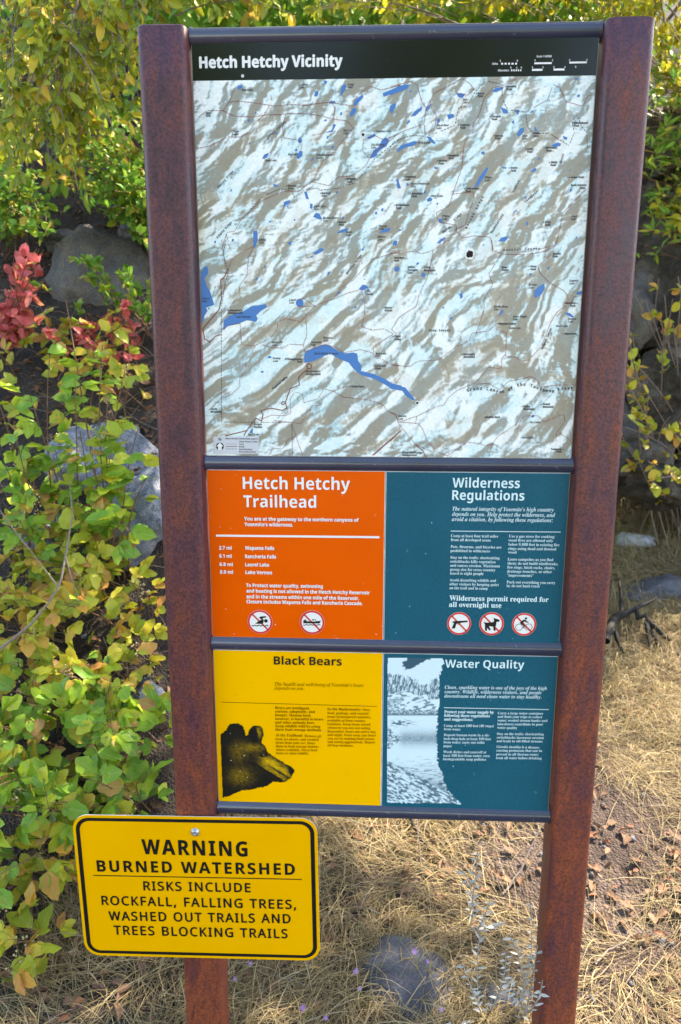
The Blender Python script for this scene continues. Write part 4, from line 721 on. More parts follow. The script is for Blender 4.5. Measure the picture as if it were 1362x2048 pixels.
# map names
IT, SB = 'it', 'sansb'
LAB = [(1, 'Bear Lake', 335, 408, 330, IT), (1, 'Lertora', 707, 765, 296, IT), (1, 'Lake', 707, 740, 314, IT), (1, 'Long', 1022, 1062, 294, IT), (1, 'Lake', 1022, 1055, 312, IT), (1, 'Mud', 103, 137, 480, IT), (1, 'Lake', 103, 137, 498, IT), (1, 'Chain', 272, 318, 600, IT), (1, 'Lakes', 272, 316, 617, IT),
 (1, 'Hyatt Lake', 484, 563, 787, IT), (1, 'Big Lake', 636, 698, 748, IT), (1, 'Yellowhammer', 820, 930, 752, IT), (1, 'Lake', 820, 855, 770, IT), (1, 'Mercur', 637, 690, 952, SB), (1, 'Peak', 637, 672, 970, SB), (1, 'Wheeler', 1018, 1083, 908, SB), (1, 'Peak', 1018, 1053, 926, SB), (1, 'Bartlett', 855, 912, 1000, SB), (1, 'Peak', 855, 890, 1018, SB),
 (1, 'Spotted Fawn', 862, 960, 1160, IT), (1, 'Lake', 862, 895, 1178, IT), (1, 'Nance', 966, 1012, 1188, SB), (1, 'Peak', 966, 1000, 1205, SB), (1, 'Jarvis', 1010, 1052, 1252, IT), (1, 'Lake', 1010, 1045, 1270, IT), (1, 'Kibbie', 447, 493, 1302, IT), (1, 'Lake', 447, 480, 1320, IT), (1, 'Huckleberry', 1175, 1262, 686, IT), (1, 'Lake', 1175, 1208, 704, IT),
 (1, 'Emigrant', 1000, 1000, 0, None), (1, 'Leighton Lake', 1205, 1303, 598, IT), (1, 'Red Can', 995, 1050, 593, IT), (1, 'Lake', 995, 1028, 611, IT), (1, 'Bearup', 1225, 1278, 1212, IT), (1, 'Lake', 1225, 1258, 1230, IT), (1, 'Minnow', 1215, 1268, 1282, IT), (1, 'Lake', 1215, 1248, 1300, IT), (1, 'Little Bear', 805, 880, 1085, IT), (1, 'Lake', 805, 838, 1103, IT),
 (2, 'Snow', 470, 507, 393, IT), (2, 'Lake', 470, 503, 411, IT), (2, 'Bond', 568, 610, 354, SB), (2, 'Pass', 568, 603, 371, SB), (2, 'Dorothy', 755, 818, 308, SB), (2, 'Pass', 755, 789, 326, SB), (2, 'Forsyth', 660, 718, 503, SB), (2, 'Peak', 660, 696, 521, SB), (2, 'Bigelow', 455, 517, 558, SB), (2, 'Peak', 455, 490, 576, SB), (2, 'Keyes', 682, 730, 628, SB), (2, 'Peak', 682, 717, 645, SB),
 (2, 'Mary', 855, 893, 628, IT), (2, 'Lake', 855, 888, 646, IT), (2, 'Twin Lakes', 180, 263, 672, IT), (2, 'Kendrick', 380, 447, 756, SB), (2, 'Peak', 380, 415, 774, SB), (2, 'Michie', 315, 367, 790, SB), (2, 'Peak', 315, 350, 808, SB), (2, 'Craig', 890, 930, 714, SB), (2, 'Peak', 890, 925, 732, SB), (2, 'Ehrnbeck', 1013, 1083, 706, SB), (2, 'Peak', 1013, 1048, 724, SB),
 (2, 'Snow', 783, 825, 836, SB), (2, 'Peak', 783, 818, 854, SB), (2, 'Wells', 1042, 1085, 800, SB), (2, 'Peak', 1042, 1077, 818, SB), (2, 'Haystack', 100, 168, 894, SB), (2, 'Peak', 100, 135, 912, SB), (2, 'Upper Peninsula', 133, 255, 938, IT), (2, 'Lake', 133, 166, 956, IT), (2, 'Schofield', 140, 210, 1003, SB), (2, 'Peak', 140, 175, 1020, SB), (2, 'Otter Lake', 263, 343, 1018, IT),
 (2, 'Tilden', 614, 660, 898, IT), (2, 'Lake', 614, 647, 916, IT), (2, 'Chittenden', 490, 577, 970, SB), (2, 'Peak', 490, 525, 988, SB), (2, 'Richardson', 40, 125, 1078, SB), (2, 'Peak', 40, 75, 1096, SB), (2, 'Acker Peak', 1172, 1257, 897, SB), (2, 'Rock Island', 1172, 1265, 948, SB), (2, 'Pass', 1230, 1265, 966, SB), (2, 'Arndt', 1172, 1212, 1150, IT), (2, 'Lake', 1172, 1205, 1168, IT),
 (2, 'Price', 1005, 1042, 1188, SB), (2, 'Peak', 1005, 1040, 1206, SB), (2, 'Hawksbeak', 1192, 1285, 545, SB), (2, 'Peak', 1192, 1227, 563, SB), (2, 'Wilma', 338, 385, 1148, IT), (2, 'Lake', 338, 371, 1166, IT), (2, 'Black Bear', 300, 382, 560, IT), (2, 'Lake', 300, 333, 578, IT), (2, 'Tower', 930, 967, 610, SB), (2, 'Peak', 930, 965, 630, SB),
 (3, 'Cherry', 78, 127, 385, IT), (3, 'Lake', 78, 112, 403, IT), (3, "Backpacker's", 245, 340, 462, SB), (3, 'Campground', 245, 340, 479, SB), (3, 'Lake Eleanor', 300, 395, 504, IT), (3, 'Laurel', 643, 688, 394, IT), (3, 'Lake', 643, 676, 412, IT), (3, 'Lake', 1138, 1172, 338, IT), (3, 'Vernon', 1138, 1187, 356, IT), (3, 'Mount', 1262, 1312, 445, SB), (3, 'Gibson', 1262, 1312, 463, SB),
 (3, 'Wapama', 865, 927, 640, IT), (3, 'Falls', 865, 898, 658, IT), (3, 'Tueeulala', 782, 853, 668, IT), (3, 'Falls', 782, 815, 686, IT), (3, 'Hetch Hetchy Reservoir', 805, 962, 742, IT), (3, "O'Shaughnessy", 617, 728, 778, SB), (3, 'Dam', 696, 728, 796, SB), (3, "Backpacker's", 751, 845, 857, SB), (3, 'Campground', 751, 846, 875, SB), (3, 'Le Conte', 1203, 1268, 822, SB), (3, 'Point', 1203, 1240, 839, SB),
 (3, 'Rancheria', 1202, 1272, 742, IT), (3, 'Falls', 1202, 1235, 760, IT), (3, 'Swamp', 538, 588, 772, IT), (3, 'Lake', 538, 571, 790, IT), (3, 'Smith Peak', 1048, 1130, 956, SB), (3, 'North', 135, 177, 1102, SB), (3, 'Mountain', 135, 207, 1120, SB), (3, 'Ranger', 417, 467, 1200, SB), (3, 'Station', 417, 467, 1218, SB), (3, 'Birch Lake', 375, 450, 1266, IT), (3, 'Gravel Pit', 530, 602, 668, IT), (3, 'Lake', 530, 563, 686, IT),
 (4, 'Andrews', 27, 93, 122, SB), (4, 'Peak', 27, 62, 140, SB), (4, 'Middle', 113, 163, 182, IT), (4, 'Branigan', 113, 182, 200, IT), (4, 'Lake', 113, 146, 218, IT), (4, 'Tiltill', 220, 262, 185, SB), (4, 'Mountain', 220, 293, 203, SB), (4, 'Bear', 725, 762, 183, SB), (4, 'Valley', 725, 770, 201, SB), (4, 'Piute', 912, 950, 178, SB), (4, 'Peak', 912, 947, 196, SB), (4, 'Seavey', 1055, 1107, 95, SB), (4, 'Pass', 1055, 1089, 113, SB),
 (4, 'Benson', 898, 950, 296, IT), (4, 'Lake', 898, 931, 314, IT), (4, 'Saddle Horse', 672, 765, 438, IT), (4, 'Lake', 672, 705, 456, IT), (4, 'Irwin Bright', 797, 888, 502, IT), (4, 'Lake', 797, 830, 520, IT), (4, 'Pleasant Valley', 703, 818, 549, SB), (4, 'Table Lake', 770, 848, 577, IT), (4, 'Neall Lake', 1075, 1152, 564, IT), (4, 'West Peak', 1132, 1210, 614, SB), (4, 'Tiltill', 28, 68, 632, SB), (4, 'Valley', 28, 73, 650, SB),
 (4, 'Rancheria', 477, 550, 747, SB), (4, 'Mountain', 477, 550, 764, SB), (4, 'Colby', 865, 907, 1085, SB), (4, 'Mountain', 865, 935, 1102, SB), (4, 'Grand', 990, 1035, 1070, SB), (4, 'Mountain', 990, 1060, 1088, SB), (4, 'Double Rock', 620, 714, 1154, SB), (4, 'Ten Lakes', 905, 975, 1187, IT), (4, 'Grant Lakes', 848, 933, 1286, IT), (4, 'Harden', 53, 105, 1147, IT), (4, 'Lake', 53, 86, 1165, IT),
 (4, 'White Wolf Lodge', 77, 210, 1384, SB), (4, 'Campground', 77, 172, 1400, SB), (4, 'Tuolumne', 1042, 1112, 1362, SB), (4, 'Peak', 1078, 1112, 1378, SB), (4, 'Surprise', 1162, 1222, 270, IT), (4, 'Lake', 1162, 1195, 288, IT), (4, 'Volunteer', 1130, 1205, 415, SB), (4, 'Peak', 1168, 1202, 433, SB), (4, 'Rodgers', 1153, 1207, 517, IT), (4, 'Lake', 1153, 1186, 535, IT)]
for n, s, x0, x1, yb, st in LAB:
    if st: tz(p_map, 'map_ink', st, n, s, x0, x1, yb, 13, bold=.00012 if st == SB else .00016)
b = MB()
for n, x, y in ((1, 628, 946), (1, 1010, 902), (1, 848, 995), (1, 957, 1182), (2, 560, 349), (2, 748, 302), (2, 650, 497), (2, 446, 552), (2, 673, 622), (2, 372, 750), (2, 306, 785), (2, 881, 708), (2, 1005, 700), (2, 774, 831), (2, 1033, 795), (2, 92, 888), (2, 130, 997), (2, 482, 964), (2, 31, 1072), (2, 1163, 892), (2, 1270, 942), (2, 996, 1183), (2, 1185, 540),
                (3, 1253, 440), (3, 1194, 816), (3, 1040, 951), (3, 127, 1098), (4, 104, 120), (4, 212, 181), (4, 902, 173), (4, 693, 543), (4, 1122, 609), (4, 468, 742), (4, 856, 1079), (4, 981, 1066), (4, 612, 1149), (4, 1124, 1357), (4, 19, 627), (4, 1213, 411)):
    poly_to(b, circ(on_plane(*Z(n, x, y)), .0011, 8), -.0014)
tag(b.build('peak_dots', M['map_ink'], p_map), kind='stuff')
def arc_text(par, mat, st, n, s, pts, cap):
    """spaced letters following a line of points"""
    pts = [np.array(p, float) for p in pts]; seg = [np.linalg.norm(q-p) for p, q in zip(pts[:-1], pts[1:])]; L = sum(seg); k = len(s)
    for i, ch in enumerate(s):
        if ch == ' ': continue
        t = L*(i+.5)/k
        for p, q, l in zip(pts[:-1], pts[1:], seg):
            if t <= l+1e-6: break
            t -= l
        d = (q-p)/l; c = p+d*t; wch = cap*(.30 if ch in 'il' else .8 if ch in 'mwWM' else .62)
        a = on_plane(*Z(n, *(c-d*wch/2))); b2 = on_plane(*Z(n, *(c+d*wch/2))); cp = cap*.000336
        hgt = cp*(1 if ch in 'bdfhklt' or ch.isupper() else 1)
        text(par, mat, st, ch, a, b2, hgt, -.0014, .00012)
arc_text(p_map, 'map_ink', 'sansb', 4, 'Grand Canyon of the Tuolumne River', [(495, 985), (560, 972), (640, 975), (720, 995), (775, 978), (830, 950), (880, 945), (930, 958), (1000, 985), (1060, 990), (1110, 972), (1190, 968)], 19)
for n, s, a, c in ((1, 'Cherry Ridge', (185, 965), (285, 855)), (1, 'Kibbie Ridge', (180, 1290), (275, 1185)), (1, 'Lodge Canyon', (505, 640), (625, 535)), (3, 'Moraine Ridge', (1020, 225), (1115, 100)), (2, 'Macomb Ridge', (495, 1230), (610, 1015)), (2, 'Stubblefield', (660, 1258), (738, 1135)), (2, 'Canyon', (805, 992), (842, 915)), (2, 'Thompson', (875, 1060), (960, 985)),
                   (4, 'Kerrick Canyon', (732, 72), (975, 62)), (4, 'Deep Canyon', (252, 593), (392, 592)), (4, 'Rodgers Canyon', (990, 710), (1050, 575)), (2, 'Canyon', (1105, 820), (1130, 740)), (3, 'Poopenaut Valley', (540, 970), (635, 890)), (2, 'Bailey', (345, 1255), (395, 1215)), (2, 'Ridge', (420, 1175), (465, 1130))):
    arc_text(p_map, 'map_ink', 'sansb', n, s, [a, c], 13)
flush_text()
rnd_specks = random.Random(3)
# pop rivets hidden behind bars are left out; small chips on the lower panels
for par, n, spots, mt in ((p_or, 5, ((142, 432), (182, 1004), (240, 1178), (958, 1207), (1230, 1180), (148, 165), (1140, 828), (528, 1112)), 'white'), (p_bb, 7, ((188, 685), (235, 772), (290, 848), (312, 1008), (192, 883), (1157, 480), (878, 668), (1040, 890), (260, 960)), 'white'),
                          (p_wr, 6, ((325, 402), (283, 618), (172, 985), (75, 1170), (890, 1210)), 'pale'), (p_wq, 8, ((575, 925), (665, 772), (850, 440), (910, 235)), 'pale')):
    b = MB()
    for x, y in spots: poly_to(b, circ(on_plane(*Z(n, x, y)), rnd_specks.uniform(.0006, .0013), 7), -.0019)
    tag(b.build('paint_chips', M[mt], par), kind='stuff')

# ------------------------------------------------------------------ warning sign on the left post
PW = PY0-.0075
warn = empty('warning_sign', (-.427, PW, H0-1.78)); bpy.context.view_layer.update()
tag(warn, 'yellow rectangular warning sign about a burned watershed bolted to the left rusty post', 'warning sign')
ang = math.radians(.85); cw = np.array(on_plane(392, 1771, PW))
ca, sa = math.cos(ang), math.sin(ang)
L0, L1 = np.array(on_plane(146, 1660, PW)), np.array(on_plane(167, 1876, PW)); R0, R1 = np.array(on_plane(635.7, 1705, PW)), np.array(on_plane(639.6, 1880, PW))
T0, T1 = np.array(on_plane(200, 1630.5, PW)), np.array(on_plane(570, 1636, PW)); B0, B1 = np.array(on_plane(205, 1911.5, PW)), np.array(on_plane(595, 1920, PW))
ux = np.array([ca, sa]); uz = np.array([-sa, ca])
hw = ((R0+R1)/2-(L0+L1)/2)@ux/2; hh = ((T0+T1)/2-(B0+B1)/2)@uz/2
cen = ux*((((R0+R1)/2+(L0+L1)/2)/2)@ux)+uz*((((T0+T1)/2+(B0+B1)/2)/2)@uz)
def rrect(hw, hh, r, n=8):
    p = []
    for cx, cz, a0 in ((hw-r, hh-r, 0), (-hw+r, hh-r, 90), (-hw+r, -hh+r, 180), (hw-r, -hh+r, 270)):
        for k in range(n+1): a = math.radians(a0+90*k/n); p.append((cx+r*math.cos(a), cz+r*math.sin(a)))
    return p
def loc2(p): q = cen+ux*p[0]+uz*p[1]; return (q[0], q[1])
def wpart(b, name, mat, parent):
    o = b.build(name, mat, parent); o.matrix_parent_inverse = Matrix.Translation(-Vector(warn.location)) if parent == warn else Matrix(); return o
b = MB(); oo = [loc2(p) for p in rrect(hw, hh, .038)]; n = len(oo)
poly_to(b, oo, PW, 0); V = [(p[0], PW, p[1]) for p in oo]+[(p[0], PW+.0024, p[1]) for p in oo]
b.add(V, [(k, (k+1) % n, n+(k+1) % n, n+k) for k in range(n)], 1); b.add([(p[0], PW+.0024, p[1]) for p in oo], [tuple(range(n))], 1)
plate = wpart(b, 'plate', [M['signyellow'], M['edge']], warn)
b = MB(); o1 = [loc2(p) for p in rrect(hw-.0070, hh-.0070, .032)]; i1 = [loc2(p) for p in rrect(hw-.0165, hh-.0150, .024)]
for k in range(n): k2 = (k+1) % n; poly_to(b, [o1[k], o1[k2], i1[k2], i1[k]], PW-.0006)
wpart(b, 'border_line', M['ink'], warn)
def tw(s, x0, y0, x1, y1, cap, bold, st='sans'):
    a = on_plane(x0, y0, PW); c = on_plane(x1, y1, PW); h = abs(on_plane(x0, y0-cap, PW)[1]-a[1]); text(plate, 'ink', st, s, a, c, h, PW-.0007, bold)
tw('WARNING', 285, 1707.5, 495, 1712.5, 29, .0006, 'signb'); tw('BURNED WATERSHED', 195, 1742.5, 590, 1749.5, 22, .0003, 'signb')
tw('RISKS INCLUDE', 288, 1780, 501, 1784, 17.3, .0009); tw('ROCKFALL, FALLING TREES,', 204.5, 1809, 592, 1817.5, 17.3, .0009); tw('WASHED OUT TRAILS AND', 219, 1840, 581, 1846, 17.3, .0009); tw('TREES BLOCKING TRAILS', 229, 1868.5, 575, 1876, 17.3, .0009)
flush_text()
for o in plate.children: o.matrix_parent_inverse = Matrix()
b = MB(); strip(b, [on_plane(187, 1750.5, PW), on_plane(603, 1758.5, PW)], .0024, PW-.0006); b.build('underline', M['ink'], plate)
q = on_plane(390.4, 1664, PW); b = MB(); V = []; prof = [(.0105, 0), (.0105, .0012), (.0090, .0016), (.0085, .0042), (.0060, .0062), (.0024, .0070), (.0020, .0060), (.0001, .0060)]
for r, h in prof: V += [(q[0]+r*math.cos(k*math.pi/10), PW-h, q[1]+r*math.sin(k*math.pi/10)) for k in range(20)]
b.add(V, [(i*20+j, i*20+(j+1) % 20, (i+1)*20+(j+1) % 20, (i+1)*20+j) for i in range(len(prof)-1) for j in range(20)]); wpart(b, 'bolt', M['bolt'], warn).data.polygons.foreach_set('use_smooth', [True]*140)

# ------------------------------------------------------------------ rocks
def rock_mesh(name, sx, sy, sz, seed, mat, sub=4, planes=9, rough=.10, flat=False):
    import bmesh
    r = random.Random(seed); bm = bmesh.new(); bmesh.ops.create_icosphere(bm, subdivisions=sub, radius=1.0)
    P = [(Vector((r.gauss(0, 1), r.gauss(0, 1), r.gauss(0, 1)+.2)).normalized(), r.uniform(.55, .88)) for _ in range(planes)]
    off = Vector((r.uniform(0, 99), r.uniform(0, 99), r.uniform(0, 99)))
    for v in bm.verts:
        c = v.co.copy()
        for nn, d in P:
            e = c.dot(nn)-d
            if e > 0: c -= nn*e*.93
        cr = abs(mnoise.noise(c*2.3+off*2)); nz = -.09*max(0, 1-cr/.05)+mnoise.fractal(c*1.7+off, .9, 2.1, 4)*rough*1.6+mnoise.fractal(c*7+off, .8, 2.1, 3)*rough*.35
        c += c.normalized()*nz
        v.co = Vector((c.x*sx, c.y*sy, c.z*sz))
    me = bpy.data.meshes.new(name); bm.to_mesh(me); bm.free(); me.materials.append(mat); me.polygons.foreach_set('use_smooth', [True]*len(me.polygons)); return me
def rock(px, py, sx, sy, sz, seed, mat, label, rot=0, dz=0, cat='rock', name='boulder', **kw):
    p = ground_at(px, py); o = link(name, rock_mesh(name, sx, sy, sz, seed, M[mat], **kw), None, (p[0], p[1], p[2]+dz)); o.rotation_euler = (0, 0, rot); tag(o, label, cat); return o
rock(205, 560, .27, .24, .27, 1, 'dark_rock', 'large dark grey boulder on the bank above the shrubs left of the post', .3, cat='boulder')
rock(128, 492, .12, .14, .09, 2, 'dark_rock', 'dark angular rock beside the large dark boulder at its upper left', .9)
rock(250, 540, .13, .14, .17, 14, 'outcrop', 'rough brown slab leaning on the right half of the large dark boulder', .5, planes=12)
rock(262, 480, .10, .12, .10, 12, 'dark_rock', 'brown rock wedged between the large dark boulder and the left post', .2)
rock(205, 925, .25, .22, .19, 3, 'granite', 'pale blue granite boulder half hidden behind upright shrub stems, the upper one', .5, cat='boulder')
rock(285, 1040, .26, .22, .22, 4, 'granite', 'pale granite boulder touching the left post at the height of the orange panel', 1.2, cat='boulder')
rock(140, 1090, .22, .19, .18, 5, 'granite', 'grey blue granite boulder low behind the gray diagonal branch', 2.0, cat='boulder')
rock(290, 1400, .10, .10, .075, 6, 'granite', 'small grey rock beside the left post under the bear panel height', .4)
rock(10, 310, .14, .14, .10, 7, 'granite', 'grey rock at the left edge of the photo among yellow leaves', .4)
rock(1272, 1088, .16, .13, .10, 8, 'white_stone', 'small whitish rock at the foot of the rough outcrop right of the post', .4)
rock(1310, 1185, .27, .20, .10, 9, 'blue_stone', 'flat grey rock lying in dry grass above the burnt branch', .1)
rock(812, 1958, .155, .155, .048, 10, 'blue_stone', 'flat blue grey stone sunk in the ground between the posts', .2, planes=5)
rock(985, 2010, .07, .06, .035, 11, 'blue_stone', 'smaller grey stone sunk beside the silvery plant', .9, planes=5)
rock(1325, 1885, .016, .014, .012, 13, 'granite', 'tiny pale stone on bare soil at lower right', .2, cat='stone', name='stone')
o = link('rock_outcrop', rock_mesh('rock_outcrop', 1.5, 1.0, 1.75, 21, M['outcrop'], 6, 16, .30), None, (3.35, 4.35, 1.15)); tag(o, 'rough tan and grey rock outcrop behind bare twigs at the right edge', 'rock face')

for px, py, d, a_, b_, c_, sd, lab in [(1350, 300, 5.1, .45, .40, .38, 31, 'brown block of the outcrop just under the golden leaves at the right edge'), (1255, 420, 5.2, .34, .35, .40, 32, 'dark block of rock beside the right post below the green bush'), (1345, 560, 4.9, .42, .40, .46, 33, 'large tan rock face with dark holes at the right edge'),
    (1262, 640, 4.95, .26, .30, .30, 34, 'grey block beside the right post in the middle of the outcrop'), (1350, 790, 4.9, .36, .36, .30, 35, 'dark shadowed block low in the outcrop behind bare twigs'), (1265, 860, 5.0, .30, .30, .28, 36, 'lowest left block of the outcrop touching the right post'), (1335, 960, 5.0, .34, .30, .20, 37, 'low mossy block at the foot of the outcrop')]:
    q = at0(px, py, d); o = link('boulder', rock_mesh('boulder', a_, b_, c_, sd, M['outcrop'] if sd % 2 else M['dark_rock'], 5, 12, .16), None, tuple(q)); o.rotation_euler = (0, 0, sd*.7); tag(o, lab, 'rock')

# ------------------------------------------------------------------ leaves
def leaf_template(kind, seed, st=8):
    r = random.Random(seed); t = np.linspace(0, 1, st); 
    if kind == 'lobed':
        w = np.sin(np.pi*t**.85)**.72*.32; l1 = 1+.13*np.sin(t*2*np.pi*2.6+r.uniform(0, 6)); l2 = 1+.13*np.sin(t*2*np.pi*2.4+r.uniform(0, 6)); wl, wr = w*l1, w*l2
    elif kind == 'oval': w = np.sin(np.pi*t**.9)**.85*.22; wl = wr = w
    elif kind == 'round': w = np.sin(np.pi*t**.8)**.65*.33; wl = wr = w
    elif kind == 'narrow': w = np.sin(np.pi*t**.8)**.9*.14; wl = wr = w
    elif kind == 'curl': w = np.sin(np.pi*t**.85)**.7*.30; wl = w*(1+.2*np.sin(t*15+r.uniform(0, 6))); wr = w*(1+.2*np.sin(t*13+r.uniform(0, 6)))
    elif kind == 'petal': w = np.array([.05]+[.11]*(st-2)+[.03]); wl = wr = w
    bend = r.uniform(-.05, .30) if kind != 'curl' else r.uniform(-.5, .5); fold = r.uniform(.1, .42) if kind != 'curl' else r.uniform(.2, 1.1); tw_ = r.uniform(-.25, .25)
    zc = -bend*t**2+.02*np.sin(t*9+seed); V = []; U = []
    for i in range(st):
        for sgn, ww in ((-1, wl[i]), (0, 0), (1, wr[i])):
            V.append((sgn*ww*math.cos(fold), t[i]*(1-.1*abs(bend)), zc[i]+abs(ww)*math.sin(fold)+sgn*ww*tw_*t[i]+.012*r.uniform(-1, 1))); U.append((.5+sgn*.5*(ww/.34), t[i]))
    F = []
    for i in range(st-1):
        a = i*3; F += [(a, a+1, a+4, a+3), (a+1, a+2, a+5, a+4)]
    return np.array(V), np.array(F), np.array(U)
TEM = {k: [leaf_template(k, 100+i*7, s) for i in range(8)] for k, s in (('lobed', 11), ('oval', 6), ('round', 6), ('narrow', 6), ('curl', 7), ('petal', 4))}
_lm = {}
def leaf_mesh(kind, i, mat):
    if (kind, i, mat) not in _lm:
        V, F, U = TEM[kind][i]; _lm[(kind, i, mat)] = mesh_np('leaf', V, F, [M[mat]], smooth=True, uv=U)
    return _lm[(kind, i, mat)]
def frames(D, Nn):
    """rotation matrices whose y axis follows D and z axis is near Nn"""
    D = D/np.linalg.norm(D, axis=1)[:, None]; X = np.cross(D, Nn); X /= np.linalg.norm(X, axis=1)[:, None]+1e-9; Zz = np.cross(X, D)
    return np.stack([X, D, Zz], -1)
def leaf_bag(P, R, S, K, kind):
    bg = Bag()
    for k in range(8):
        s = K == k
        if not s.any(): continue
        V, F, U = TEM[kind][k]; n = s.sum()
        W = np.einsum('nij,vj->nvi', R[s]*S[s][:, None, None], V)+P[s][:, None, :]
        Ff = (F[None]+(np.arange(n)*len(V))[:, None, None]).reshape(-1, F.shape[1])
        bg.add(W.reshape(-1, 3), Ff, np.tile(U, (n, 1)))
    return bg
def place_leaves(parent, P, D, Nn, S, kind, mat, limit=290, stuffname='foliage', pname='leaf'):
    P = np.asarray(P); R = frames(np.asarray(D), np.asarray(Nn)); S = np.asarray(S); K = rng.integers(0, 8, len(P))
    px, py, z = project(P); inn = (px > -15) & (px < 1377) & (py > -15) & (py < 2063) & (z > 0)
    size = np.where(inn, S/np.maximum(z, .1), 0); order = np.argsort(-size); top = order[:limit]; top = top[size[top]*FPX > 9]
    rest = np.setdiff1d(np.arange(len(P)), top); loc = np.array(parent.matrix_basis.translation)
    for i in top:
        o = bpy.data.objects.new(pname, leaf_mesh(kind, int(K[i]), mat)); COL.objects.link(o); o.parent = parent
        m = np.eye(4); m[:3, :3] = R[i]*S[i]; m[:3, 3] = P[i]-loc; o.matrix_basis = Matrix(m.tolist())
    if len(rest):
        o = link(stuffname, leaf_bag(P[rest]-loc, R[rest], S[rest], K[rest], kind).mesh(stuffname, [M[mat]]), parent); o['kind'] = 'stuff'
OCT = np.array([(math.cos(a)*math.cos(b_), math.sin(a)*math.cos(b_), math.sin(b_)) for b_ in (-1.2, -.4, .4, 1.2) for a in np.arange(6)*math.pi/3])
OCTF = np.array([(i*6+j, i*6+(j+1) % 6, (i+1)*6+(j+1) % 6, (i+1)*6+j) for i in range(3) for j in range(6)]+[(3*6+0, 3*6+1, 3*6+2, 3*6+3), (3*6+0, 3*6+3, 3*6+4, 3*6+5)])
def unit(v): return v/(np.linalg.norm(v, axis=-1, keepdims=True)+1e-9)
def shrub(name, label, cat, base, twigs, kind, mat, size, style, per=10, stem='stem', sr=.0035, group=None, limit=290, berries=0):
    """twigs: list of (start, mid, end) curves; leaves sit along the outer part of each"""
    t = empty(name, tuple(base)); tag(t, label, cat, group); bg = Bag(); bb_bag = Bag(); P = []; D = []; Nn = []; S = []; base = np.asarray(base, float)
    for a, m, c in twigs:
        pts = bezier(a, m, c, 9); V, F = tube_np(pts-base, sr*random.uniform(.7, 1.2), sr*.35, 4); bg.add(V, F)
        n = max(3, int(per*random.uniform(.7, 1.3)))
        for k in range(n):
            u = random.uniform(.30, 1.0) if style != 'up' else .22+.78*(k+random.random()*.6)/n
            i = min(7, int(u*8)); p = pts[i]+(pts[i+1]-pts[i])*(u*8-i); tg = unit(pts[i+1]-pts[i])
            side = unit(np.cross(tg, rng.normal(0, 1, 3)))
            if style == 'up':                      # leaves of three on a leaf stalk
                st = unit(side+np.array([0, -.25, .35])); L = random.uniform(.03, .07); q = p+st*L; V, F = tube_np(np.array([p-base, (p+q)/2-base+[0, 0, .004], q-base]), .0011, .0007, 3); bg.add(V, F)
                nn = unit(np.array([0, -.45, .8])+rng.normal(0, .45, 3)); sdir = np.cross(st, nn)
                for e, sc in ((0, 1.1), (1, .88), (-1, .88)):
                    d = unit(st+sdir*e*1.25+np.array([0, 0, -.25])+rng.normal(0, .12, 3)); P.append(q); D.append(d); Nn.append(nn+rng.normal(0, .25, 3)); S.append(size*sc*random.uniform(.5, 1.2))
            elif style == 'droop':
                for e in (0, 1):
                    d = unit(side*.65+tg*.35+np.array([0, -.1, -.55])+rng.normal(0, .42, 3)); P.append(p); D.append(d); Nn.append(unit(np.array([0, -.7, .45])+rng.normal(0, .7, 3))); S.append(size*random.uniform(.5, 1.3)); side = -side
            else:                                   # rosettes of small leaves
                for e in range(3):
                    d = unit(rng.normal(0, .7, 3)+tg*.8+side*.5); P.append(p); D.append(d); Nn.append(unit(np.array([0, -.5, .7])+rng.normal(0, .4, 3))); S.append(size*random.uniform(.6, 1.2))
        if berries and random.random() < berries:
            c0 = pts[random.randint(3, 6)]-base
            for _ in range(16):
                q = c0+np.array([random.gauss(0, .010), -.012+random.gauss(0, .006), random.gauss(0, .022)]); rr = random.uniform(.0028, .0042)
                bb_bag.add(OCT*rr+q, OCTF)
    if bg.V: link('twigs' if style != 'up' else 'stems', bg.mesh('twigs', [M[stem]]), t)
    if bb_bag.V: o = link('berries', bb_bag.mesh('berries', [M['berry']]), t); o['kind'] = 'stuff'
    place_leaves(t, np.array(P), np.array(D), np.array(Nn), np.array(S), kind, mat, limit)
    return t
def at(px, py, d):                              # point seen in that direction, d metres in front of the viewer
    r = ray(px, py); return CAM+r*(d/(r@FW))
def bank_twigs(x0, x1, y0, y1, n, hgt, lean=(-.05, -.18), spread=.12, jit=.06):
    """upright stems rooted on the bank in the part of the view between those directions"""
    out = []
    for _ in range(n):
        g = ground_at(random.uniform(x0, x1), random.uniform(y0, y1)); h = hgt*random.uniform(.6, 1.2)
        a = g-np.array([0, 0, .02]); e = g+np.array([random.gauss(lean[0], spread), random.gauss(lean[1], spread), h]); m = (a+e)/2+np.array([random.gauss(0, jit), random.gauss(.03, jit), h*.15]); out.append((a, m, e))
    return out
def base_of(tw): return np.mean([t[0] for t in tw], axis=0)

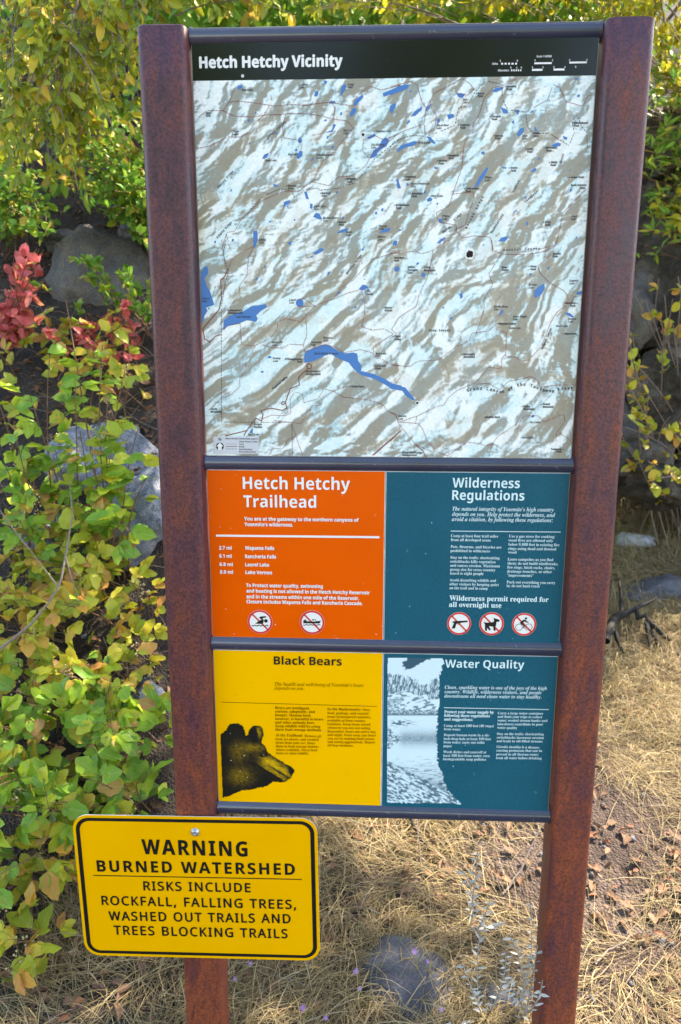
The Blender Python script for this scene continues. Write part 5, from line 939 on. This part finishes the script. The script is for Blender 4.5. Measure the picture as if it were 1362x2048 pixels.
# poison oak thickets on the left bank, near to far
POAK = [('leafy green shrub with lobed leaves directly behind the top left corner of the warning sign', 40, 340, 1560, 1700, 24, .26, 'oak_leaf', .072),
        ('yellow green shrub with reddened leaves at the left edge beside the warning sign', -40, 110, 1720, 1960, 18, .20, 'yoak_leaf', .066),
        ('green and yellow shrub filling the bank beside the bear panel', -20, 345, 1400, 1560, 27, .22, 'oak_leaf', .070),
        ('sprawling shrub with spotted leaves below the grey diagonal branch', -20, 335, 1240, 1400, 21, .20, 'yoak_leaf', .066),
        ('yellowing shrub growing in front of the granite boulders', -10, 325, 1150, 1270, 18, .20, 'yoak_leaf', .068)]
for lab, x0, x1, y0, y1, n, h, mt, sz in POAK:
    tw = bank_twigs(x0, x1, y0, y1, n, h); shrub('poison_oak_shrub', lab, 'shrub', base_of(tw), tw, 'lobed', mt, sz, 'up', per=6, group='poison oak shrubs on the bank', berries=.35)
tw = []
for px, py, tx, ty in [(228, 1160, 132, 600), (240, 1165, 205, 690), (215, 1150, 250, 740), (262, 1150, 215, 800), (180, 1140, 60, 790), (150, 1150, 30, 850), (130, 1150, 100, 700), (200, 1160, 160, 860), (250, 1160, 275, 860), (110, 1180, 10, 930), (190, 1150, 110, 900), (235, 1150, 190, 940), (265, 1160, 290, 960), (160, 1160, 150, 760), (60, 1150, -20, 760), (90, 1100, 60, 900), (240, 1150, 245, 1040), (100, 1160, 40, 1040)]:
    d0 = 2.95+random.uniform(-.1, .1); a = ground_at(px, py); e = at(tx, ty, d0-.1); tw.append((a, (a+e)/2+np.array([random.gauss(0, .05), -.05, .02]), e))
shrub('poison_oak_shrub', 'tall upright shrub of green three part leaves on thin brown stems before the dark boulder', 'shrub', base_of(tw), tw, 'lobed', 'oak_leaf', .076, 'up', per=11, group='poison oak shrubs on the bank', sr=.0045, berries=.5)
tw = bank_twigs(-20, 335, 690, 860, 20, .20); shrub('poison_oak_shrub', 'yellow green shrub on the dark slope just below the red leaves and the dark boulder', 'shrub', base_of(tw), tw, 'lobed', 'yoak_leaf', .062, 'up', per=6, group='poison oak shrubs on the bank', berries=.3)
# red shrub
tw = [(ground_at(20, 720), at(10, 640, 3.6), at(random.uniform(-20, 95), random.uniform(480, 670), 3.45+random.uniform(-.2, .2))) for _ in range(26)]
shrub('red_shrub', 'shrub with bright red and pink leaves at the left edge beside the dark boulder', 'shrub', base_of(tw), tw, 'round', 'red_leaf', .055, 'tuft', per=6)
tw = bank_twigs(170, 310, 690, 760, 14, .18)
shrub('red_shrub', 'small shrub with pink and orange leaves below the dark boulder near the left post', 'shrub', base_of(tw), tw, 'round', 'red_leaf', .052, 'tuft', per=5)
# small green shrubs
def mass(x0, x1, y0, y1, d0, d1, n, root):
    out = []
    for _ in range(n):
        e = at(random.uniform(x0, x1), random.uniform(y0, y1), random.uniform(d0, d1)); a = np.array(root)+rng.normal(0, .12, 3); m = (a+e)/2+np.array([0, 0, .18])+rng.normal(0, .08, 3); out.append((a, m, e))
    return out
g = ground_at(300, 520); tw = mass(150, 310, 200, 430, 3.5, 4.1, 90, g+[.2, .1, -.05])+mass(215, 320, 330, 470, 3.5, 3.9, 30, g+[.2, .1, -.05])
shrub('green_shrub', 'bright green small leaved bush above the dark boulder against the left post', 'shrub', base_of(tw), tw, 'round', 'green_leaf', .050, 'tuft', per=7)
g = ground_at(20, 480); tw = mass(-20, 110, 350, 480, 3.6, 4.1, 50, g)
shrub('green_shrub', 'small green bush above the red leaves at the left edge', 'shrub', base_of(tw), tw, 'round', 'green_leaf', .046, 'tuft', per=7)
tw = bank_twigs(215, 320, 640, 700, 16, .3)
shrub('green_shrub', 'olive green bush between the dark boulder and the left post', 'shrub', base_of(tw), tw, 'round', 'green_leaf', .046, 'tuft', per=6)
# trees with hanging yellow green leaves over the bank
def tree(name, label, trunk, limbs, twigs, kind, mat, size, style='droop', per=10, limit=290, r=.07):
    t = shrub(name, label, 'tree', trunk[0], twigs, kind, mat, size, style, per, 'twig', .004, limit=limit); base = np.asarray(trunk[0])
    V, F = tube_np(bezier(*trunk, 14)-base, r, r*.55, 9); link('trunk', mesh_np('trunk', V, F, [M['bark']], smooth=True), t)
    for l in limbs:
        V, F = tube_np(bezier(*l, 12)-base, r*.5, r*.12, 7); link('limb', mesh_np('limb', V, F, [M['bark']], smooth=True), t)
    return t
def ground_pt(x, y, dz=-.1): return np.array([x, y, float(terrain(x, y))+dz])
tp = ground_pt(-2.3, 2.6); top = np.array([-2.0, 2.5, 4.3])
def hang(x0, x1, y0, y1, d0, d1, n, src):
    out = []
    for _ in range(n):
        e = at(random.uniform(x0, x1), random.uniform(y0, y1), random.uniform(d0, d1)); s = src[random.randrange(len(src))]
        a = e+(np.asarray(s)-e)*random.uniform(.25, .5)+np.array([0, 0, .1]); m = (a+e)/2+np.array([0, 0, .12]); out.append((a, m, e))
    return out
lim = [(top, np.array([-1.4, 2.0, 4.1]), at(180, -60, 3.3)), (top, np.array([-1.6, 2.0, 3.9]), at(40, 60, 3.2)), (top, np.array([-1.0, 2.2, 4.5]), at(420, -90, 3.6)), (top, np.array([-1.9, 2.2, 3.6]), at(60, 220, 3.6))]
src = [l[2]+[0, 0, .15] for l in lim]
tw = hang(-30, 270, -60, 120, 2.9, 3.6, 46, src)+hang(-30, 290, 90, 270, 3.1, 3.9, 66, src)+hang(-30, 200, 240, 390, 3.4, 4.0, 44, src)+hang(250, 660, -120, 30, 3.2, 4.0, 80, src)
tree('bay_tree', 'tree with drooping oval yellow green leaves over the top left of the sign', (tp, (tp+top)/2+[.2, 0, 0], top), lim, tw, 'oval', 'oval_leaf', .062, per=9)
tp = ground_pt(2.6, 4.0); top = np.array([2.2, 3.9, 4.6])
lim = [(top, np.array([1.6, 3.4, 4.7]), at(900, -110, 4.6)), (top, np.array([2.0, 3.5, 4.0]), at(1320, 60, 4.6)), (top, np.array([1.9, 3.5, 4.4]), at(1200, -80, 4.4)), (top, np.array([2.4, 3.2, 3.8]), at(1350, 260, 4.6))]
src = [l[2]+[0, 0, .15] for l in lim]
tw = hang(600, 1230, -120, 25, 3.9, 4.8, 130, src)+hang(1200, 1400, -80, 170, 4.0, 4.9, 90, src)
tree('willow_tree', 'tree with golden sunlit leaves hanging over the top right of the sign', (tp, (tp+top)/2+[-.2, 0, 0], top), lim, tw, 'oval', 'gold_leaf', .060, per=9)
g = np.array([2.75, 3.2, 1.4]); tw = mass(1275, 1400, 110, 330, 4.2, 4.9, 110, g+[0, .2, 1.0])+mass(1260, 1400, 330, 510, 4.4, 5.0, 70, g+[0, .2, .5])
shrub('laurel_bush', 'green and golden leafed bush growing above the rock outcrop right of the post', 'shrub', ground_pt(2.9, 3.6), [(g0, m, e) for g0, m, e in tw], 'narrow', 'green_leaf', .085, 'tuft', per=6)
tw = mass(1270, 1400, 60, 200, 4.2, 4.8, 40, g+[0, .2, 1.2])+mass(1290, 1400, 390, 470, 4.3, 4.8, 24, g+[0, .2, .8])
shrub('golden_bush', 'bright yellow leaved branch beside the top of the right post', 'shrub', ground_pt(3.0, 3.3), tw, 'round', 'gold_leaf', .058, 'tuft', per=7)
g = ground_at(1330, 1010); tw = mass(1225, 1400, 540, 990, 4.1, 4.6, 60, g+[-.1, -.5, 0])
shrub('sparse_shrub', 'sparse shrub of bare arching twigs and few yellow leaves before the rock outcrop', 'shrub', base_of(tw), tw, 'round', 'yoak_leaf', .062, 'tuft', per=2.2, stem='twig', sr=.007)
# far leafy hillside behind everything
P = []; 
for _ in range(9000):
    x = random.uniform(-4.5, 5.5); y = random.uniform(3.0, 7.5); z = float(terrain(x, y))+random.uniform(0, .5); P.append((x, y, z))
for _ in range(5200):
    P.append(tuple(at0(random.uniform(230, 1300), random.uniform(-140, 110), random.uniform(4.8, 6.0))))
P = np.array(P); px, py, zz = project(P); keep = ~((px > 1200) & (py > 300)) & ~((px < 330) & (py > 430)); P = P[keep]; n = len(P)
hs = empty('hillside_thicket', (0, 5, 2)); tag(hs, 'mass of green and yellow brush covering the hillside behind the board', 'thicket'); hs['kind'] = 'stuff'
bpy.data.objects.remove(hs)
bg = leaf_bag(P, frames(rng.normal(0, 1, (n, 3))+[0, 0, -.4], rng.normal(0, .5, (n, 3))+[0, -.5, .6]), rng.uniform(.08, .16, n), rng.integers(0, 8, n), 'oval')
tag(link('hillside_brush', bg.mesh('hillside_brush', [M['green_leaf']])), 'mass of green and yellow brush covering the hillside behind the board', 'brush', kind='stuff')
# overhead crown that shades the board and the bank
def crown(name, label, trunk, blobs, mat, size, nl):
    t = empty(name, tuple(trunk[0])); tag(t, label, 'tree'); base = np.asarray(trunk[0], float)
    V, F = tube_np(bezier(*trunk, 14)-base, .16, .09, 10); link('trunk', mesh_np('trunk', V, F, [M['bark']], smooth=True), t)
    P = []
    for (c, rad, dens) in blobs:
        V, F = tube_np(bezier(trunk[2], (np.asarray(trunk[2])+c)/2+[0, 0, .3], c, 10)-base, .06, .015, 6); link('limb', mesh_np('limb', V, F, [M['bark']], smooth=True), t)
        k = int(nl*dens); u = unit(rng.normal(0, 1, (k, 3)))*rng.random((k, 1))**.4; cl = fbm(u[:, 0]*3+50+c[0], u[:, 1]*3+50+c[1], 7, 2); P.append((c+u*rad)[cl > .36])
    P = np.concatenate(P); n = len(P)
    o = link('crown', leaf_bag(P-base, frames(rng.normal(0, 1, (n, 3))+[0, 0, -.5], rng.normal(0, .6, (n, 3))+[0, 0, 1]), rng.uniform(.7, 1.3, n)*size, rng.integers(0, 8, n), 'oval').mesh('crown', [M[mat]]), t); o['kind'] = 'stuff'
    return t
tr = ground_pt(3.9, 1.5)
crown('oak_tree', 'large oak standing out of view to the right whose crown shades the board', (tr, tr+[0.1, .2, 2.5], tr+[-.4, .3, 4.6]), [(np.array([1.9, 1.9, 5.1]), np.array([1.5, 1.7, .75]), 1.0), (np.array([3.2, 3.0, 5.6]), np.array([1.5, 1.5, .8]), 1.0), (np.array([.2, 2.1, 5.2]), np.array([1.4, 1.5, .7]), .9), (np.array([2.3, .3, 5.0]), np.array([1.3, 1.1, .7]), .7)], 'gold_leaf', .13, 5200)

for i, (x, y, lab) in enumerate([(-7.5, -9.5, 'oak tree across the trail behind the viewer, far left'), (-3.6, -10.5, 'oak tree across the trail behind the viewer, left'), (.2, -10, 'oak tree across the trail straight behind the viewer')]):
    tr = ground_pt(x, y); crown('oak_tree', lab, (tr, tr+[.1, .1, 1.5], tr+[0, 0, 3.0]), [(np.array([x-.6, y, 3.4]), np.array([1.9, 1.6, 2.2]), .8), (np.array([x+.7, y+.2, 5.6]), np.array([1.9, 1.7, 2.0]), .8)], 'green_leaf', .30, 2600)

# ------------------------------------------------------------------ ground cover
def scatter(n, x0, x1, y0, y1): return rng.uniform(x0, x1, n), rng.uniform(y0, y1, n)
# leaf litter: the larger ones one by one, the rest as litter
x, y = scatter(11000, -2.6, 3.4, -.15, 5.0); dens = fbm(x*1.8+20, y*1.8+20, 55, 3); k = (dens > .38) | (x < -.35); x, y = x[k], y[k]; z = terrain(x, y)+rng.uniform(.003, .018, len(x)); n = len(x)
place_leaves(ground, np.stack([x, y, z], -1), rng.normal(0, 1, (n, 3))*[1, 1, .14], np.array([0, 0, 1])+rng.normal(0, .25, (n, 3)), rng.uniform(.022, .058, n), 'curl', 'dry_leaf', 295, 'leaf_litter')
# dry grass
def grass(name, x, y, L, hgt, wid, ang, parent=None, mat='grass', base_z=.004, seg=5):
    n = len(x); t = np.linspace(0, 1, seg); dx, dy = np.cos(ang), np.sin(ang); curl = rng.normal(0, .22, n)
    P = np.zeros((n, seg, 3)); a = ang[:, None]+curl[:, None]*t[None]*1.6
    st = (L/(seg-1))[:, None]
    P[:, 1:, 0] = np.cumsum(np.cos(a[:, :-1])*st, 1); P[:, 1:, 1] = np.cumsum(np.sin(a[:, :-1])*st, 1)
    P[:, :, 0] += x[:, None]; P[:, :, 1] += y[:, None]
    arch = rng.uniform(1.2, 4, n)[:, None]; h = hgt[:, None]*(arch*t*(1-t*.92)/np.maximum(1, arch*.27))
    P[:, :, 2] = terrain(P[:, :, 0], P[:, :, 1])+base_z+h
    nx, ny = -np.sin(a), np.cos(a); w_ = wid[:, None]*np.array([1, 1, .9, .7, .25])[None, :seg]/2; tl = rng.uniform(-.8, .8, n)[:, None]
    off = np.stack([nx*w_, ny*w_, w_*tl], -1)
    V = np.stack([P-off, P+off], 2).reshape(-1, 3)
    b0 = (np.arange(n)*seg*2)[:, None]+np.arange(seg-1)[None]*2; F = np.stack([b0, b0+1, b0+3, b0+2], -1).reshape(-1, 4)
    U = np.tile(np.stack([np.tile([0., 1.], seg), np.repeat(t, 2)], -1), (n, 1))
    o = link(name, mesh_np(name, V, F, [M[mat]], smooth=True, uv=U), parent); return o
def gmask(x, y):
    d = fbm(x*1.5+70, y*1.5+70, 33, 3); bare = np.exp(-((x-1.05)/.35)**2-((y-1.75)/.25)**2)+.9*np.exp(-((x-1.05)/.2)**2-((y-.25)/.15)**2)+.9*np.exp(-((x-.16)/.17)**4-((y-.22)/.20)**4)*1.3+.35*(x < -.3)
    return d+.17-.19*bare
x, y = scatter(120000, -1.0, 3.6, -.25, 4.6); k = gmask(x, y) > rng.uniform(.36, .60, len(x)); k &= ~((x < -.45) & (y > .55)); x, y = x[k], y[k]; n = len(x)
dirf = fbm(x*2+5, y*2+5, 44, 2)*9; ang = dirf+rng.normal(0, .8, n)
g1 = grass('dry_grass', x, y, rng.uniform(.06, .24, n), rng.uniform(.003, .05, n), rng.uniform(.0009, .0024, n), ang); tag(g1, 'matted golden dry grass covering the ground behind the board', 'grass', kind='stuff')
x, y = scatter(12000, .75, 3.6, 1.4, 4.6); k = fbm(x*2.2+7, y*2.2+7, 66, 2) > .40; x, y = x[k], y[k]; n = len(x)
g2 = grass('dry_grass', x, y, rng.uniform(.06, .17, n), rng.uniform(.04, .16, n), rng.uniform(.0016, .003, n), rng.normal(-1.4, 1.3, n)); tag(g2, 'taller tufts of pale dry grass in front of the rock outcrop', 'grass', kind='stuff')
x, y = scatter(120, -.5, 1.1, .05, .7); n = len(x)
g3 = grass('dry_grass', x, y, rng.uniform(.04, .12, n), rng.uniform(.10, .30, n), rng.uniform(.0016, .0024, n), rng.uniform(0, 6.3, n)); tag(g3, 'thin standing straw stalks rising near the foot of the board', 'grass', kind='stuff')
# gravel
stones = [rock_mesh('stone', 1, .8, .6, 300+i, M['pebble'], 1, 5, .12) for i in range(6)]
x, y = scatter(900, -1.2, 3.0, 0, 3.6); bias = gmask(x, y); o_ = np.argsort(bias+rng.uniform(0, .12, len(x)))[:260]
for i in o_:
    s = rng.uniform(.005, .016); o = link('stone', stones[rng.integers(0, 6)], ground, (x[i], y[i], float(terrain(x[i], y[i]))+s*.3)); o.scale = (s, s, s); o.rotation_euler = (rng.uniform(0, 6), rng.uniform(-.3, .3), rng.uniform(0, 6))
# silvery plants
def silver(label, px, py, tips, size=.023):
    b0 = ground_at(px, py); tw = []
    for tx, ty, d in tips:
        e = at(tx, ty, d); tw.append((b0+rng.normal(0, .012, 3)*[1, 1, 0], (b0+e)/2+rng.normal(0, .02, 3)+[0, 0, .01], e))
    t = empty('silvery_sagebrush', tuple(b0)); tag(t, label, 'plant', 'silvery plants between the posts'); bg = Bag(); P = []; D = []; Nn = []; S = []
    for a, m, c in tw:
        pts = bezier(a, m, c, 12); V, F = tube_np(pts-b0, .0022, .001, 4); bg.add(V, F)
        for k in range(15):
            u = .15+.85*k/15; i = min(10, int(u*11)); p = pts[i]+(pts[i+1]-pts[i])*(u*11-i); tg = unit(pts[i+1]-pts[i]); sd = unit(np.cross(tg, [0, -1, .3]))*(1 if k % 2 else -1)
            P.append(p); D.append(unit(tg*.7+sd*.9+rng.normal(0, .3, 3))); Nn.append(np.array([0, -.5, .7])+rng.normal(0, .4, 3)); S.append(size*random.uniform(.6, 1.15))
    link('stems', bg.mesh('stems', [M['sage_leaf']]), t); place_leaves(t, np.array(P), np.array(D), np.array(Nn), np.array(S), 'narrow', 'sage_leaf')
silver('silvery leaved plant sprawling beside the sunken stone in front of the right post', 960, 2035, [(885, 2048, 1.72), (925, 1925, 1.85), (960, 1870, 1.95), (1010, 1900, 1.85)])
silver('silvery leaved plant leaning on the foot of the right post', 1040, 2040, [(1010, 1960, 1.8), (1075, 1890, 1.85), (1060, 1800, 2.0), (1085, 1960, 1.75), (1020, 1870, 1.95)])
silver('small silvery sprig standing in the dry grass below the middle of the lower crossbar', 945, 1860, [(925, 1740, 2.1), (955, 1700, 2.2), (980, 1800, 2.1), (1000, 1850, 2.05)], .028)
# fallen sticks
def stick(name, label, pts, r0, r1, mat, cat='branch', side=()):
    t = empty(name, tuple(pts[0])); tag(t, label, cat); base = np.asarray(pts[0]); P = []
    for i in range(len(pts)-1):
        P += [np.asarray(pts[i])+(np.asarray(pts[i+1])-pts[i])*u+rng.normal(0, r0*.35, 3) for u in (0, .33, .66)]
    P.append(np.asarray(pts[-1])); V, F = tube_np(np.array(P)-base, r0, r1, 7); link('branch', mesh_np('branch', V, F, [M[mat]], smooth=True), t)
    for s in side:
        V, F = tube_np(bezier(s[0], (np.asarray(s[0])+s[1])/2+rng.normal(0, .01, 3), s[1], 6)-base, r0*.55, r1*.6, 5); link('side_branch', mesh_np('side_branch', V, F, [M[mat]], smooth=True), t)
A = lambda px, py, h=.03: ground_at(px, py)+np.array([0, 0, h])
stick('burnt_branch', 'charred black forked branch lying in the grass right of the right post', [A(1205, 1310, .08), A(1230, 1275, .12), A(1262, 1268, .14), A(1290, 1280, .10), A(1340, 1298, .05)], .027, .011, 'burnt', side=[(A(1262, 1268, .14), A(1308, 1245, .14)), (A(1290, 1280, .10), A(1335, 1325, .02)), (A(1240, 1275, .12), A(1232, 1225, .2)), (A(1290, 1282, .10), A(1300, 1310, .03)), (A(1225, 1290, .10), A(1245, 1320, .04))])
d0 = 2.75
stick('grey_branch', 'bare grey branch rising diagonally through the shrubs on the left bank', [at(-30, 1320, 2.6), at(60, 1250, 2.6), at(118, 1175, 2.65), at(130, 1120, 2.7), at(145, 1030, 2.8), at(140, 960, 2.85)], .0055, .002, 'twig', side=[(at(118, 1175, 2.65), at(60, 1100, 2.7)), (at(60, 1100, 2.7), at(-20, 990, 2.8)), (at(130, 1110, 2.7), at(170, 1230, 2.7))])
stick('dry_stick', 'dark stick pointing down from the lower crossbar in the leaf litter', [A(815, 1635, .03), A(835, 1680, .03), A(858, 1712, .02)], .008, .004, 'burnt', 'stick')
stick('dry_stick', 'pale thin twig slanting up to the right post below the lower crossbar', [A(1005, 1800, .02), A(1040, 1770, .06), A(1085, 1712, .14)], .004, .002, 'twig', 'twig', side=[(A(1010, 1797, .02), A(990, 1780, .05)), (A(1030, 1778, .05), A(1020, 1765, .07))])
stick('dry_stick', 'curved pale stick on the ground right of the right post near the bottom', [A(1190, 1935, .01), A(1215, 1912, .02), A(1245, 1900, .02), A(1262, 1880, .02)], .0035, .0015, 'twig', 'twig')
stick('dry_stick', 'short thin grey twig standing in the litter below the yellow bear panel', [A(845, 1755, .0), A(838, 1720, .05), A(832, 1685, .1)], .0022, .0012, 'twig', 'twig')
bg = Bag()
for _ in range(420):
    g = ground_at(random.uniform(-20, 340), random.uniform(400, 1900)); a = random.uniform(0, 6.3); L = random.uniform(.08, .3)
    e = g+np.array([math.cos(a)*L, math.sin(a)*L*.5, random.uniform(0, .12)]); V, F = tube_np(bezier(g, (g+e)/2+rng.normal(0, .03, 3)+[0, 0, .04], e, 6), random.uniform(.001, .0025), .0006, 3); bg.add(V, F)
tag(link('twig_litter', bg.mesh('twig_litter', [M['twig']])), 'tangle of fine dead twigs lying on the bank under the shrubs', 'twigs', kind='stuff')
# lilac flowers
for i, (px, py, h, lab) in enumerate([(829, 1903, .10, 'lilac daisy flower standing over the flat sunken stone'), (712, 1943, .09, 'largest lilac flower left of the flat sunken stone'), (719, 1977, .07, 'small lilac flower just below the larger one left of the stone'), (606, 2016, .07, 'lilac flower near the bottom under the right half of the warning sign'),
    (652, 2036, .05, 'lilac flower at the bottom edge between warning sign and stone'), (501, 1927, .08, 'small lilac flower just below the warning sign'), (470, 1958, .08, 'lilac flower beside the foot of the left post'), (883, 2020, .08, 'pink lilac flower beside the silvery plant at the bottom'), (856, 1923, .06, 'tiny lilac flower to the right of the daisy over the stone')]):
    p = at(px, py, 1.0); r_ = ray(px, py); tt = 1.2
    while (CAM+r_*tt)[2] > terrain(*(CAM+r_*tt)[:2])+h: tt += .01
    c = CAM+r_*tt; g = np.array([c[0]+.01, c[1]+.01, float(terrain(c[0]+.01, c[1]+.01))]); t = empty('lilac_flower', tuple(g)); tag(t, lab, 'flower', 'lilac flowers near the foot of the board')
    V, F = tube_np(bezier(g, (g+c)/2+[.008, 0, .01], c, 6)-g, .0009, .0006, 4); link('stem', mesh_np('stem', V, F, [M['green_leaf']], smooth=True), t)
    nf = unit(np.array([random.gauss(0, .2), -.6, .7])); a1 = unit(np.cross(nf, [1, 0, .1])); a2 = np.cross(nf, a1); R_ = .0085 if i in (0, 1, 3) else .006
    for k in range(9):
        a = k*2*math.pi/9; d = a1*math.cos(a)+a2*math.sin(a)+nf*.2; o = bpy.data.objects.new('petal', leaf_mesh('petal', k % 8, 'petal')); COL.objects.link(o); o.parent = t
        Rm = frames(np.array([d]), np.array([nf]))[0]; m = np.eye(4); m[:3, :3] = Rm*R_*1.2; m[:3, 3] = c-g; o.matrix_basis = Matrix(m.tolist())
print('objects', len(bpy.data.objects), 'tris', sum(len(o.data.polygons) for o in COL.objects if o.type == 'MESH')*2)
